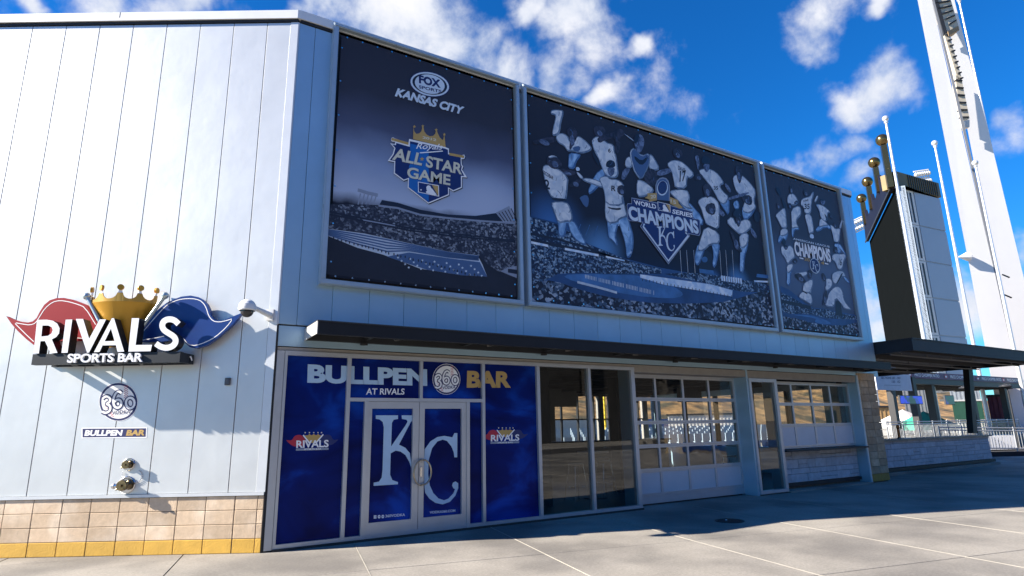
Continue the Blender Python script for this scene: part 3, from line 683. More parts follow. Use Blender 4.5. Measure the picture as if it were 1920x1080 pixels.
Rr = [[(395,510),(500,508),(565,520),(612,552),(635,600),(630,652),(600,692),(552,718),(612,862),(540,866),(478,735),(431,738),(414,868),(357,868)], [(452,570),(515,570),(550,588),(562,618),(548,655),(512,680),(440,688)][::-1]]
Ii = [[(700,508),(770,506),(720,860),(655,862)]]
Vv = [[(808,500),(885,500),(950,712),(1062,505),(1130,505),(948,858),(928,860)]]
Aa = [[(340,492),(362,492),(470,848),(400,850),(382,780),(240,782),(208,851),(148,855)], [(330,602),(368,735),(262,738)][::-1]]
Ll = [[(552,492),(630,492),(592,778),(768,776),(752,844),(515,848)]]
Ss = [stroke([(1050,555),(1005,510),(940,500),(888,525),(872,575),(895,622),(950,655),(1008,692),(1024,740),(992,790),(925,812),(858,798),(808,762)], 62)]
for k, (P, cf) in enumerate(((Rr, c2), (Ii, c2), (Vv, c2), (Aa, c3), (Ll, c3), (Ss, c3))):
    letter('letter', [cf(p) for p in P], LO, .15, sign, [m_white, m_sdark])
v, f = _text('SPORTS BAR', .025, .06)
P0, P1, P2 = (np.array(lef(*q, BO+.03)) for q in c2([(712, 968), (1545, 955), (725, 872)])); P1 = np.array(lef(*c3([(662, 957)])[0], BO+.03))
mbt = MB(); mbt.idx([LF(*(lambda q: (q[0], BO+.015+float(a[2])*.3, q[1]))(P0+(P1-P0)*a[0]+(P2-P0)*a[1])) for a in v], f); mbt.build('small_lettering', m_white, sign)
# pennants
red = c2([(65,470),(140,505),(220,530),(300,538),(350,525),(390,490),(420,430),(470,350),(530,300),(600,278),(680,275),(780,295),(870,330),(920,350),(1045,560),(1000,640),(890,735),(800,730),(600,735),(480,780),(360,778),(280,715),(190,630),(120,550)])
blue = [(262,612),(300,577),(312,568),(326,561),(340,556),(357,554),(372,557),(381,562),(388,570),(392,579),(394.6,591),(402,600),(417,601),(435,594),(453,586.7),(446,597),(436,608),(424,619),(404,636),(386,648),(367,653),(356,651),(347,643),(340,635),(300,641),(265,641)]
letter('pennant', [red], .15, .07, sign, [m_sred, m_sred])['label'] = 'red pennant with white inset line'
letter('pennant', [blue], .15, .07, sign, [m_sblue, m_sblue])['label'] = 'dark blue pennant with white inset line'
for P in (c2([(360,742),(280,668),(200,588),(150,538),(240,555),(320,566),(380,545),(420,480),(480,385),(560,320),(640,302),(740,318),(830,345),(905,375),(1020,560)]), c2([(820,702),(880,708)]),
          [(268,622),(290,596),(312,572),(326,565),(340,560.5),(360,559.5),(374,562.5),(382,569),(387,578),(391,592),(399,602),(411,604),(425,601),(437,597),(425,613),(404,632),(385,642),(367,648),(356,647),(350,643),(344,634)], [(266,638),(290,634),(308,630)]):
    A = Art(lef, LF, .1505, .001); A.line(P, .011, 1, 1, sm=1); A.build('inset_line', [pm['white'], pm['pure']], sign)
# crown: half cone shell with scalloped rim and ball tips
cc = np.array(lef(229, 566, .0)); sC = lef(231, 566, .10)[0]; zr = 3.50; rad = .47; dep = .30
n = 40; b = MB()
def ring(t, k, z, off=0): return LF(sC+math.cos(t)*(rad*k+off), .05+math.sin(t)*(dep*k+off), z)
for i in range(n):
    t0, t1 = math.pi*i/n, math.pi*(i+1)/n
    for (k0, z0), (k1, z1) in (((.30, 2.86), (.50, 3.07)), ((.50, 3.07), (.76, 3.30)), ((.76, 3.30), (1., zr))):
        b.idx([ring(t0, k0, z0), ring(t1, k0, z0), ring(t1, k1, z1), ring(t0, k1, z1)], [(0, 1, 2, 3)], 0, True)
b.face([ring(math.pi*i/n, 1., zr-.001) for i in range(n+1)], 0)
crown = b.build('crown', m_sgold, sign)
tips = [.12, .78, 1.36, 1.98, 2.62]
def rim_h(t):
    if t <= tips[0]+.09 or t >= tips[-1]-.09: return .125
    for a_, c_ in zip(tips, tips[1:]):
        if a_ <= t <= c_:
            h_ = (c_-a_)/2-.085; x_ = (t-(a_+c_)/2)/h_
            return .125 if abs(x_) >= 1 else .125-.085*math.sqrt(1-x_*x_)
    return .125
b = MB()
nn = 140
for i in range(nn):
    t0, t1 = .02+3.10*i/nn, .02+3.10*(i+1)/nn
    for off in (0, -.012):
        b.idx([ring(t0, 1., zr, off), ring(t1, 1., zr, off), ring(t1, 1.02, zr+rim_h(t1), off), ring(t0, 1.02, zr+rim_h(t0), off)], [(0, 1, 2, 3)], 0, True)
b.build('crown_rim', m_sgold_rim, crown)
for t_ in tips:
    q = MB(); w = np.array(ring(t_, 1.02, 0))-np.array(ring(t_, .9, 0)); w[2] = 0; w /= np.linalg.norm(w)
    p = np.array(ring(t_, 1.02, zr+.205)); q.cyl(p-w*.02, p+w*.012, .043, .043, 20); q.build('crown_ball', m_sgold, crown)
    q = MB(); e = np.cross(w, (0, 0, 1)); p0 = np.array(ring(t_, 1.02, zr+.124))-w*.006; q.prism([p0-e*.030, p0+e*.030, p0+e*.014+np.array([0, 0, .065]), p0-e*.014+np.array([0, 0, .065])], -w*.012); q.build('crown_stem', m_white, crown)
for A0, A1 in (((165, 560), (200, 628)), ((306, 559), (268, 612))):
    a0, a1 = Lp(*A0, .24), Lp(*A1, .24); q = MB(); q.cyl(a1, a0, .028, .028, 12); po = q.build('pennant_pole', m_pole, sign)
    d_ = (a0-a1)/np.linalg.norm(a0-a1); q = MB(); q.sphere(a0+d_*.045, .053); q.cyl(a0-d_*.01, a0+d_*.012, .034, .034, 12); q.build('finial', m_pole, po)

# ------------------------------------------------------------------ decals, camera, box, fire connections on the side wall
t = thing('round_decal', 'round white ball decal with blue numerals and red stitching on the side wall', 'decal', LF(-2.217, 0, 1.87), ANG)
A = Art(lef, LF, .0012, .0007); numerals_logo(A, (222, 753.5), 36.5, 36.5, 1); A.build('print', [pm[k] for k in PM], t)
t = thing('rectangular_decal', 'blue rectangular wall decal with white and gold words below the round decal', 'decal', LF(-2.22, 0, 1.59), ANG)
A = Art(lef, LF, .0012, .0007)
A.poly([(153, 802), (276, 801), (275, 821), (153, 822)], PI['pure'], 1); A.poly([(155, 804), (274, 803), (273, 819), (155, 820)], PI['ink'], 2)
A.text('BULLPEN', (158, 817.5), (231, 817), (158, 806.5), PI['pure'], 3, bold=.05, shear=.2); A.text('BAR', (236, 817), (271, 816.5), (236, 806), PI['gold'], 3, bold=.05, shear=.2)
A.build('print', [pm[k] for k in PM], t)
t = thing('security_camera', 'white dome security camera on a wall arm beside the bar sign', 'camera', LF(-.10, 0, 3.3), ANG)
m_cam = mat('camera_housing', (.62, .63, .64), .35)
do_ = .58; ps = lef(464, 575, do_); cD = LF(ps[0], do_, ps[1])
q = MB(); q.lathe(cD+np.array([0, 0, -.06]), (0, 0, 1), [(0, .108), (.015, .118), (.05, .118), (.09, .112), (.13, .085), (.155, .05), (.165, .001)], 22); hs_ = q.build('housing', m_cam, t)
q = MB(); q.sphere(cD+np.array([0, 0, -.065]), .088, 16, 8); q.build('dome', mat('smoked_dome', (.03, .03, .035), .08, 0, 0), hs_)
wp = LF(-.105, .006, ps[1]-.02)
q = MB(); q.cyl(wp+LN*.03, cD+np.array([0, 0, .03])-LN*.09, .045, .030, 10); q.cyl(cD+np.array([0, 0, .03])-LN*.11, cD+np.array([0, 0, .03])-LN*.05, .045, .045, 10); q.build('arm', m_cam, t)
q = MB(); q.box(LF, -.16, -.055, .006, .036, ps[1]-.10, ps[1]+.07); q.build('mount_plate', m_cam, t)
t = thing('wall_socket_box', 'small dark grey weatherproof box on the side wall below the camera', 'box', LF(-.654, 0, 2.29), ANG)
q = MB(); q.box(LF, -.69, -.62, .0, .035, 2.29, 2.395); q.build('housing', mat('grey_box', (.09, .10, .12), .6), t)
q = MB(); q.box(LF, -.685, -.625, .035, .045, 2.30, 2.385); q.build('lid', mat('grey_lid', (.075, .085, .10), .5), t)
def fire_conn(name, label, s, z, R0, L, side):
    t = thing(name, label, 'fire connection', LF(s, 0, z-R0), ANG, 'fire brigade connections')
    q = MB(); q.lathe(LF(s, .001, z), LN, [(0, R0), (.012, R0), (.018, R0*.93), (.018, R0*.4)], 28); fl = q.build('wall_flange', m_chrome, t)
    q = MB()
    for i in range(14):
        a = R(20+i*10); rr = R0*.76; q.cyl(LF(s+math.cos(a)*rr, .017, z+math.sin(a)*rr), LF(s+math.cos(a)*rr, .021, z+math.sin(a)*rr), R0*.055, None, 6)
    q.build('raised_letters', m_steel_dark, fl)
    q = MB(); q.lathe(LF(s, .018, z), LN, [(0, R0*.52), (L*.5, R0*.50), (L*.5, R0*.62), (L*.85, R0*.62), (L*.9, R0*.58), (L*.9, .001)], 20); ca = q.build('hose_cap', m_brass, t)
    for k in range(2):
        a = R(35+180*k); q = MB(); q.cyl(LF(s+math.cos(a)*R0*.55, .018+L*.7, z+math.sin(a)*R0*.55), LF(s+math.cos(a)*R0*.85, .018+L*.7, z+math.sin(a)*R0*.85), .012, None, 8); q.build('lug', m_brass, ca)
    q = MB(); q.cyl(LF(s, .018+L*.9, z), LF(s, .018+L*1.12, z), R0*.16, R0*.14, 6); q.build('nut', m_brass, ca)
    if side:
        q = MB(); q.cyl(LF(s-R0*.4, .05, z), LF(s-R0*1.25, .06, z-.01), .030, .030, 10); q.cyl(LF(s-R0*1.15, .06, z-.01), LF(s-R0*1.4, .06, z-.012), .040, .036, 8); q.build('side_outlet', m_chrome, t)
    return t
f1 = fire_conn('hose_connection', 'smaller upper brass fire hose connection on the side wall', -1.955, 1.205, .088, .075, False)
f2 = fire_conn('hose_connection', 'larger lower chrome fire hose connection with side outlet above the blocks', -1.945, .93, .118, .13, True)
q = MB(); pts = []
for i in range(15):
    a = math.pi*(.35-1.25*i/14); pts.append((-1.83+math.cos(a)*.085, 1.04+math.sin(a)*.085))
for i, (s_, z_) in enumerate(pts): q.sphere(LF(s_, .012, z_), .0085, 6, 4)
q.build('chain', m_chrome, f1)
q = MB()
for i in range(10): q.sphere(LF(-2.02-.003*i, .012, 1.10-.017*i-(.0 if i < 3 else .02)), .006, 6, 4)
q.build('chain', m_chrome, f2)

# ------------------------------------------------------------------ entrance canopy
can = thing('entrance_canopy', 'long dark grey steel canopy over the glass front', 'canopy', (.4, 0, 2.95))
U0, U1, P_ = .40, 15.65, .78
b = MB(); b.box(FR, U0+.012, U1-.012, P_-.02, P_, 2.955, 3.135); b.box(FR, U0+.012, U1-.012, P_-.10, P_-.02, 2.955, 2.967); b.build('front_fascia', mat('canopy_fascia', (.016, .018, .022), .5, .0, .1, 3, spec=.2), can)
b = MB(); b.box(FR, U0, U1, .0, P_+.012, 3.135, 3.150); b.build('top_flashing', mat('canopy_edge', (.04, .042, .045), .5, .2), can)
m_end_lit = mat('canopy_end_sunlit', (.40, .40, .39), .5)  # canopy steel with the sunlight on its left end put into the colour
for u in (U0, U1-.012):
    b = MB(); b.box(FR, u, u+.012, .0, P_, 2.955, 3.135); b.build('end_plate', m_end_lit if u == U0 else m_steel_dark, can)
b = MB(); b.box(FR, U0+.012, U1-.012, .0, .08, 2.96, 3.13); b.build('wall_channel', m_steel_dark, can)
b = MB(); b.box(FR, U0+.02, U1-.02, .08, P_-.02, 3.09, 3.125); b.build('deck', m_black, can)
for k in range(9):
    u = 1.3+k*1.72; b = MB(); b.box(FR, u, u+.06, .08, P_-.02, 3.0, 3.085); b.build('cross_beam', m_steel_dark, can)
    b = MB(); b.prism([FR(u+.5, .10, 3.02), FR(u+.53, .10, 3.02), FR(u+.93, P_-.05, 3.02), FR(u+.90, P_-.05, 3.02)], (0, 0, .025)); b.build('diagonal_brace', mat('brace_grey', (.20, .19, .18), .6) if k == 0 else bpy.data.materials['brace_grey'], can)
m_lens = mat('lamp_lens', (.45, .44, .40), .3)
for k in range(8):
    u = 1.75+k*1.72; q = MB(); q.lathe(FR(u, .46, 3.09), (0, 0, -1), [(0, .085), (.075, .085), (.085, .095), (.10, .095), (.10, .07)], 16); hs_ = q.build('downlight', m_steel_dark, can)
    q = MB(); q.lathe(FR(u, .46, 3.09), (0, 0, -1), [(.092, .07), (.098, .001)], 16); q.build('lens', m_lens, hs_)
    if k % 2 == 0:
        q = MB(); q.lathe(FR(u-.45, .10, 2.955), (0, 0, -1), [(0, .06), (.03, .06), (.035, .001)], 14); q.build('speaker', m_black, can)
# ------------------------------------------------------------------ three framed banners
BF = .07      # fabric plane
def ramp(n, l, src, stops):
    r = n.new('ShaderNodeValToRGB'); e = r.color_ramp.elements
    e[0].position, e[0].color = stops[0][0], (*stops[0][1], 1); e[1].position, e[1].color = stops[-1][0], (*stops[-1][1], 1)
    for p, c in stops[1:-1]: q = e.new(p); q.color = (*c, 1)
    l.new(src, r.inputs[0]); return r.outputs[0]
def fabric(name, stops, glows=(), cloud=None):
    """vinyl banner: vertical colour run of the printed picture (z 3.9 .. 8.5) with printed glows"""
    m = bpy.data.materials.new(name); m.use_nodes = True; n, l = m.node_tree.nodes, m.node_tree.links; bs = n['Principled BSDF']
    g = n.new('ShaderNodeNewGeometry'); sx = n.new('ShaderNodeSeparateXYZ'); l.new(g.outputs['Position'], sx.inputs[0])
    nz_ = n.new('ShaderNodeTexNoise'); nz_.inputs['Scale'].default_value = 1.1; nz_.inputs['Detail'].default_value = 7; l.new(g.outputs['Position'], nz_.inputs['Vector'])
    ad = n.new('ShaderNodeMath'); ad.operation = 'MULTIPLY_ADD'; ad.inputs[1].default_value = (cloud or 0); l.new(nz_.outputs['Fac'], ad.inputs[0]); l.new(sx.outputs['Z'], ad.inputs[2])
    mr = n.new('ShaderNodeMapRange'); mr.inputs['From Min'].default_value = 3.9+(cloud or 0)*.5; mr.inputs['From Max'].default_value = 8.5+(cloud or 0)*.5; l.new(ad.outputs[0], mr.inputs['Value'])
    c = ramp(n, l, mr.outputs[0], stops)
    for (u, z, rx, col_) in glows:
        vm = n.new('ShaderNodeVectorMath'); vm.operation = 'MULTIPLY'; vm.inputs[1].default_value = (1, 0, 1); l.new(g.outputs['Position'], vm.inputs[0])
        d = n.new('ShaderNodeVectorMath'); d.operation = 'DISTANCE'; d.inputs[1].default_value = (u, 0, z); l.new(vm.outputs[0], d.inputs[0])
        f = n.new('ShaderNodeMapRange'); f.interpolation_type = 'SMOOTHSTEP'; f.inputs['From Min'].default_value = rx; f.inputs['From Max'].default_value = 0; l.new(d.outputs['Value'], f.inputs['Value'])
        mx = n.new('ShaderNodeMix'); mx.data_type = 'RGBA'; mx.inputs[7].default_value = (*col_, 1); l.new(f.outputs[0], mx.inputs[0]); l.new(c, mx.inputs[6]); c = mx.outputs[2]
    l.new(c, bs.inputs['Base Color']); bs.inputs['Roughness'].default_value = .5; bs.inputs['Specular IOR Level'].default_value = .3
    bt = n.new('ShaderNodeTexNoise'); bt.inputs['Scale'].default_value = .8; bt.inputs['Detail'].default_value = 2; l.new(g.outputs['Position'], bt.inputs['Vector'])
    bp = n.new('ShaderNodeBump'); bp.inputs['Distance'].default_value = .02; bp.inputs['Strength'].default_value = 1; l.new(bt.outputs['Fac'], bp.inputs['Height']); l.new(bp.outputs[0], bs.inputs['Normal'])
    return m
def crowd(name, lo, mid, hi, scale):
    m = bpy.data.materials.new(name); m.use_nodes = True; n, l = m.node_tree.nodes, m.node_tree.links; bs = n['Principled BSDF']
    g = n.new('ShaderNodeNewGeometry'); mp = n.new('ShaderNodeMapping'); mp.inputs['Scale'].default_value = (scale, 1, scale*1.15); l.new(g.outputs['Position'], mp.inputs['Vector'])
    v = n.new('ShaderNodeTexVoronoi'); v.voronoi_dimensions = '3D'; v.inputs['Scale'].default_value = 1; l.new(mp.outputs[0], v.inputs['Vector'])
    sx = n.new('ShaderNodeSeparateXYZ'); l.new(v.outputs['Color'], sx.inputs[0])
    t = n.new('ShaderNodeTexNoise'); t.inputs['Scale'].default_value = 1.5; t.inputs['Detail'].default_value = 3; l.new(g.outputs['Position'], t.inputs['Vector'])
    a = n.new('ShaderNodeMath'); a.operation = 'MULTIPLY_ADD'; a.inputs[1].default_value = .9; l.new(t.outputs['Fac'], a.inputs[0]); l.new(sx.outputs['X'], a.inputs[2])
    s = n.new('ShaderNodeMath'); s.operation = 'SUBTRACT'; s.inputs[1].default_value = .45; l.new(a.outputs[0], s.inputs[0])
    c = ramp(n, l, s.outputs[0], [(0, lo), (.45, lo), (.72, mid), (1, hi)]); l.new(c, bs.inputs['Base Color']); bs.inputs['Roughness'].default_value = .55; return m
def jersey(name, a, b_, sc_=4.):
    m = bpy.data.materials.new(name); m.use_nodes = True; n, l = m.node_tree.nodes, m.node_tree.links; bs = n['Principled BSDF']
    g = n.new('ShaderNodeNewGeometry'); t = n.new('ShaderNodeTexNoise'); t.inputs['Scale'].default_value = sc_; t.inputs['Detail'].default_value = 5; t.inputs['Distortion'].default_value = 1.2; l.new(g.outputs['Position'], t.inputs['Vector'])
    c = ramp(n, l, t.outputs['Fac'], [(.34, b_), (.50, tuple((x+y)/2 for x, y in zip(a, b_))), (.62, a)]); l.new(c, bs.inputs['Base Color']); bs.inputs['Roughness'].default_value = .55; return m
J = {'w': jersey('print_jersey', (.70, .75, .79), (.40, .50, .62), 4.), 'm': jersey('print_trousers_fade', (.36, .58, .84), (.10, .25, .50)), 'd': jersey('print_dark_skin', (.045, .045, .075), (.008, .010, .022), 7.),
     'k': pm['dark'], 'n': pm['navy'], 'b': pm['bluegrey'], 'p': pm['pure'], 'f': jersey('print_face', (.16, .22, .36), (.03, .045, .10), 9.), 'l': jersey('print_glow_white', (.75, .85, .95), (.35, .55, .80), 3.)}
J['h'] = jersey('print_jersey_shade', (.19, .27, .38), (.08, .14, .24), 6.); J['n2'] = jersey('print_leg_shade', (.09, .20, .40), (.03, .09, .24), 6.)
JK = list(J); JI = {k: i for i, k in enumerate(JK)}

def frame_banner(name, label, x0, x1, m_fab, ties):
    """x0,x1: metres along the front"""
    z0, z1 = 3.84, 8.475; t = thing(name, label, 'banner', ((x0+x1)/2, 0, z0), 0, 'framed banners on the front')
    w = .085
    m_ = m_frame
    for nm, a, c, za, zb in (('frame_bottom', x0, x1, z0, z0+w), ('frame_top', x0, x1, z1-w*.8, z1), ('frame_side', x0, x0+w, z0+w, z1-w*.8), ('frame_side', x1-w, x1, z0+w, z1-w*.8)):
        q = MB(); q.box(FR, a, c, .002, .13, za, zb); q.box(FR, a+.012, c-.012, .13, .145, za+.012, zb-.012); q.build(nm, m_, t)
    q = MB(); q.box(FR, x0+w, x1-w, .004, .02, z0+w, z1-w*.8); q.build('gap_shade_sheet', m_black, t)  # black sheet standing in for the shade on the wall behind the fabric
    q = MB(); nx, nz2 = 24, 16; fx0, fx1, fz0, fz1 = x0+w+.06, x1-w-.06, z0+w+.05, z1-w*.8-.10
    q.box(FR, fx0, fx1, BF-.004, BF, fz0, fz1); fb = q.build('fabric', m_fab, t)
    for k in range(ties):
        u = fx0+.1+(fx1-fx0-.2)*k/(ties-1)
        for zz in (fz0+.02, fz1-.02):
            q = MB(); q.cyl(FR(u, BF, zz), FR(u, BF+.012, zz), .016, .016, 8); q.build('grommet', m_chrome, t)
    for k in range(7):
        zz = fz0+.25+(fz1-fz0-.5)*k/6
        for uu in (fx0+.02, fx1-.02):
            q = MB(); q.cyl(FR(uu, BF, zz), FR(uu, BF+.012, zz), .014, .014, 8); q.build('grommet', m_chrome, t)
    t['art_root'] = 1; del t['art_root']
    return t
m_frame = mat('banner_frame_aluminium', (.40, .48, .54), .38, .4, .05, 4)
fu = lambda x, y: fac(x, y, .13)[0]
X1a, X1b = fu(600, 528), fu(983, 570); X2a, X2b = fu(991, 572), fu(1460, 618); X3a, X3b = fu(1466, 620), fu(1619, 633)
b1 = frame_banner('stadium_banner', 'leftmost banner, dark blue with stadium photo and crowned blue shield emblem', X1a, X1b,
    fabric('banner_print_stadium', [(0, (.010, .011, .020)), (.30, (.012, .013, .024)), (.34, (.42, .50, .66)), (.47, (.24, .32, .50)), (.60, (.075, .09, .16)), (.75, (.036, .038, .058)), (1, (.028, .028, .040))], [(X1a+3.0, 5.55, 1.1, (.42, .50, .66))], .5), 13)
b2 = frame_banner('players_banner', 'wide middle banner with ball players above a crowded stadium and diamond emblem', X2a, X2b,
    fabric('banner_print_players', [(0, (.008, .014, .04)), (.22, (.008, .02, .06)), (.30, (.013, .016, .030)), (.55, (.018, .020, .034)), (1, (.028, .029, .042))],
           [(X2a+.7, 5.5, 1.0, (.05, .16, .42)), (X2a+1.9, 5.2, .8, (.10, .26, .52)), (X2a+6.2, 5.0, .55, (.08, .24, .52)), (X2a+5.3, 4.95, .35, (.06, .18, .44))], .2), 20)
b3 = frame_banner('winners_banner', 'rightmost banner with a ring of ball players above a stadium', X3a, X3b,
    fabric('banner_print_winners', [(0, (.03, .04, .08)), (.25, (.085, .13, .22)), (.40, (.10, .145, .24)), (.60, (.042, .050, .078)), (1, (.036, .036, .054))], [], .4), 11)

# ---- banner 1 print
A = Art(fac, FR, BF+.001, .0009); cs = (580, 340, 3.857); mats = [pm[k] for k in PM]+[crowd('print_crowd_far', (.016, .020, .040), (.065, .08, .12), (.26, .30, .36), 26.), mat('print_stripe', (.48, .56, .66), .5, 0, .1, 6), mat('print_field', (.012, .013, .024), .5, 0, .2, 3)]
CR, STR, FLD = len(PM), len(PM)+1, len(PM)+2
xl = 100
A.poly([(xl,165),(350,165),(500,172),(640,190),(800,238),(1000,262),(1200,280),(1400,292),(1500,300),(1500,835),(1200,790),(700,735),(92,668)], FLD, 1, cs)
A.poly([(108,168),(350,166),(500,174),(640,192),(800,240),(1000,264),(1200,282),(1400,294),(1500,302),(1500,640),(1380,660),(1290,600),(1220,535),(1000,505),(720,446),(400,376),(106,338)], CR, 2, cs)
A.poly([(505,172),(525,135),(640,155),(800,205),(1000,240),(1200,250),(1350,230),(1400,290),(1100,276),(800,236),(620,194)], PI['dark'], 3, cs)
A.line([(500,176),(640,194),(800,242),(1000,266),(1200,284),(1490,304)], .035, PI['grey'], 4, cs)
for P in ([(110,215),(420,275),(700,335),(1000,375),(1490,430)], [(110,232),(420,292),(700,352),(1000,392),(1490,440)]): A.line(P, .03, PI['dark'], 4, cs)
A.line([(390,280),(620,322)], .02, PI['grey'], 5, cs)
A.poly([(110,340),(400,378),(720,448),(1000,508),(1215,535),(1250,600),(1285,690),(1100,680),(800,632),(620,562),(530,530),(350,482),(108,385)], STR, 5, cs)
for k in range(5):
    f0 = (k+.5)/5.2; A.line([(110, 343+42*f0), (350, 375+92*f0), (560, 412+110*f0), (720, 450+60*f0), (1000, 510+44*f0), (1225, 540+36*f0)], .026, PI['bluegrey'], 6, cs)
A.poly([(560,545),(720,515),(1000,556),(1232,585),(1285,690),(1100,680),(850,640),(640,572)], PI['bluegrey'], 7, cs)
for r in range(4):
    for k in range(7): A.star((640+88*k+r*26, 552+10*k+r*24), 10, PI['white'], 8, cs) if 640+88*k+r*26 < 1255 else None
for x in range(352, 492, 28): A.line([(x, 168), (x+18, 88+(x-352)*.18)], .02, PI['grey'], 3, cs)
A.line([(350, 62), (420, 84), (495, 100)], .06, PI['grey'], 3, cs)
A.poly([(1350,226),(1445,178),(1495,298),(1402,288)], PI['grey'], 3, cs)
for k in range(5): A.line([(1370+k*22, 228-k*8), (1415+k*22, 290)], .02, PI['dark'], 4, cs)
A.poly([(1380,650),(1440,622),(1500,612),(1500,700),(1430,672)], PI['grey'], 6, cs); A.poly([(1435,632),(1500,640),(1500,672),(1435,660)], PI['dark'], 7, cs)
for k in range(40): A.ell((115+k*29+random.uniform(-6, 6), 398+k*7.6+random.uniform(-4, 4)), 5, 11, PI['dark'], 8, cs, n=6)
A.build('printed_stadium', mats, b1)
A = Art(fac, FR, BF+.010, .0006); c1 = (580, 40, 3.376)
for rx, ry, m in ((130, 79, 'ink'), (124, 74, 'white'), (112, 64, 'dark'), (96, 60, 'white')): A.ell((762, 398), rx, ry, PI[m], 1+('ink', 'white', 'dark').index(m) if m != 'white' or rx == 124 else 4, c1, .22)
A.text('FOX', (694, 392), (832, 424), (692, 338), PI['ink'], 5, c1, .05); A.text('SPORTS', (692, 424), (835, 455), (693, 404), PI['ink'], 5, c1, .03)
A.text('KANSAS CITY', (540, 478), (972, 598), (552, 424), PI['dark'], 1, c1, .05, .15); A.text('KANSAS CITY', (540, 474), (974, 594), (552, 420), PI['white'], 3, c1, .05, .15)
A.build('printed_lettering', mats, b1)
A = Art(fac, FR, BF+.010, .0006); cz = (720, 225, 6.547)
out = [(85,250),(90,222),(108,212),(135,226),(300,284),(308,232),(365,245),(750,332),(797,350),(797,404),(950,434),(985,424),(996,452),(985,478),(950,482),(955,545),(972,572),(958,610),(1020,706),(957,702),(957,832),(850,877),(797,842),(797,922),(545,1027),(290,832),(295,727),(240,747),(120,657),(125,517),(44,502),(105,420),(125,345),(75,285),(130,298),(138,268),(100,265)]
A.poly(out, PI['dark'], 1, (720+1.2, 225+1.6, 6.547)); A.poly(out, PI['pure'], 2, cz)
inn = [(102,300),(145,310),(150,282),(300,325),(316,330),(318,260),(750,352),(785,366),(785,420),(900,450),(942,462),(942,545),(955,572),(945,612),(985,688),(944,686),(944,822),(850,862),(786,826),(786,912),(545,1012),(303,826),(306,710),(242,732),(133,650),(138,505),(70,492),(118,424),(140,345)]
A.poly(inn, PI['navy'], 3, cz); A.poly([(320,290),(548,340),(548,1006),(306,824),(306,570),(320,540)], PI['blue'], 4, cz)
A.line([(100, 235), (300, 292)], .05, PI['gold'], 4, cz); A.line([(800, 418), (968, 450)], .05, PI['gold'], 4, cz); A.ell((104, 238), 15, 17, PI['gold'], 5, cz, n=12); A.ell((970, 452), 15, 17, PI['gold'], 5, cz, n=12)
A.poly([(356,236),(362,90),(372,140),(396,170),(430,165),(458,138),(470,84),(484,92),(494,140),(520,178),(560,200),(600,195),(626,172),(640,120),(654,150),(682,212),(722,250),(740,180),(757,334)], PI['gold'], 5, cz)
for q_ in ((372, 82), (475, 76), (640, 122), (740, 178)): A.star(q_, 22, PI['gold'], 6, cz)
A.text('2012', (470, 228), (640, 262), (474, 198), PI['cream'], 7, cz, .03); A.text('Royals', (390, 378), (716, 388), (396, 284), PI['pure'], 8, cz, .01, .3); A.line([(440, 404), (560, 396), (720, 382)], .02, PI['pure'], 8, cz)
for st, bl, br, tl in (('ALL', (95,487), (460,562), (132,340)), ('STAR', (510,578), (958,674), (520,436)), ('GAME', (280,708), (812,806), (288,572))):
    A.text(st, bl, br, tl, PI['ink'], 6, (cz[0]+.8, cz[1]+.9, cz[2]), .03); A.text(st, bl, br, tl, PI['cream'], 7, cz, .03)
A.star((465, 480), 30, PI['gold'], 7, cz); batter_logo(A, ((415, 758), (672, 803), (676, 942), (417, 888)), PI['navy'], PI['pure'], PI['gold'], 8, cz)
A.build('printed_shield_emblem', mats, b1)

# ---- banner 2 print
c3_, c4, c5, c6, cL = (980, 160, 4.5), (1220, 240, 3.725), (980, 360, 4.5), (1200, 380, 4.5), (1160, 340, 6.753)
A = Art(fac, FR, BF+.001, .0009)
mats2 = [J[k] for k in JK]+[crowd('print_crowd_blue', (.006, .016, .05), (.045, .11, .22), (.28, .40, .52), 24.), crowd('print_crowd_near', (.006, .010, .028), (.05, .10, .18), (.36, .44, .54), 15.), mat('print_field_blue', (.02, .07, .20), .5, 0, .3, 2), mat('print_field_light', (.05, .16, .38), .5, 0, .3, 3)]
C1, C2_, FB, FL = len(JK), len(JK)+1, len(JK)+2, len(JK)+3
ab = lambda P, c: [(c[0]+x/c[2], c[1]+y/c[2]) for x, y in P]
A.poly(ab([(58,200),(300,262),(560,440),(860,560),(1170,640)], c5)+ab([(400,590),(700,620),(1090,700)], c6)+ab([(1165,1040),(0,925)], c6)+ab([(62,900)], c5), FB, 1)
A.poly(ab([(58,210),(180,240),(300,275),(430,360),(560,445),(860,565),(960,600),(1170,650),(1170,690),(960,690),(700,690),(520,680),(300,690),(200,740),(60,800)], c5), C1, 2)
for P, w in (([(70,425),(215,455)], .05), ([(355,480),(640,535)], .05), ([(700,545),(860,580)], .035)): A.line(P, w, JI['l'], 4, c5)
A.line([(60, 350), (300, 400), (560, 475), (860, 590)], .05, JI['k'], 3, c5); A.line([(60, 405), (360, 465), (700, 535), (900, 595)], .07, JI['k'], 3, c5)
A.poly(ab([(320,700),(560,690),(760,700),(960,700),(1170,745)], c5)+ab([(350,745),(365,790),(250,810),(0,790)], c6)+ab([(1000,880),(800,850),(440,760)], c5), FL, 3, sm=1)
for k in range(46): 
    x, y = 528+k*12.8, 712+k*3.1; A.line([(x, y-14-k*.12), (x+1, y+17)], .016, JI['w'], 5, c5) if k % 9 != 8 else None
A.line([(460, 760), (620, 800), (795, 850)], .05, JI['w'], 5, c5)
A.poly([(0,605),(250,640),(600,690),(780,740),(775,792),(500,742),(200,692),(0,632)], JI['l'], 5, c6)
for k in range(26): A.line([(20+k*30, 640+k*5.6), (20+k*30, 662+k*5.8)], .018, JI['k'], 6, c6)
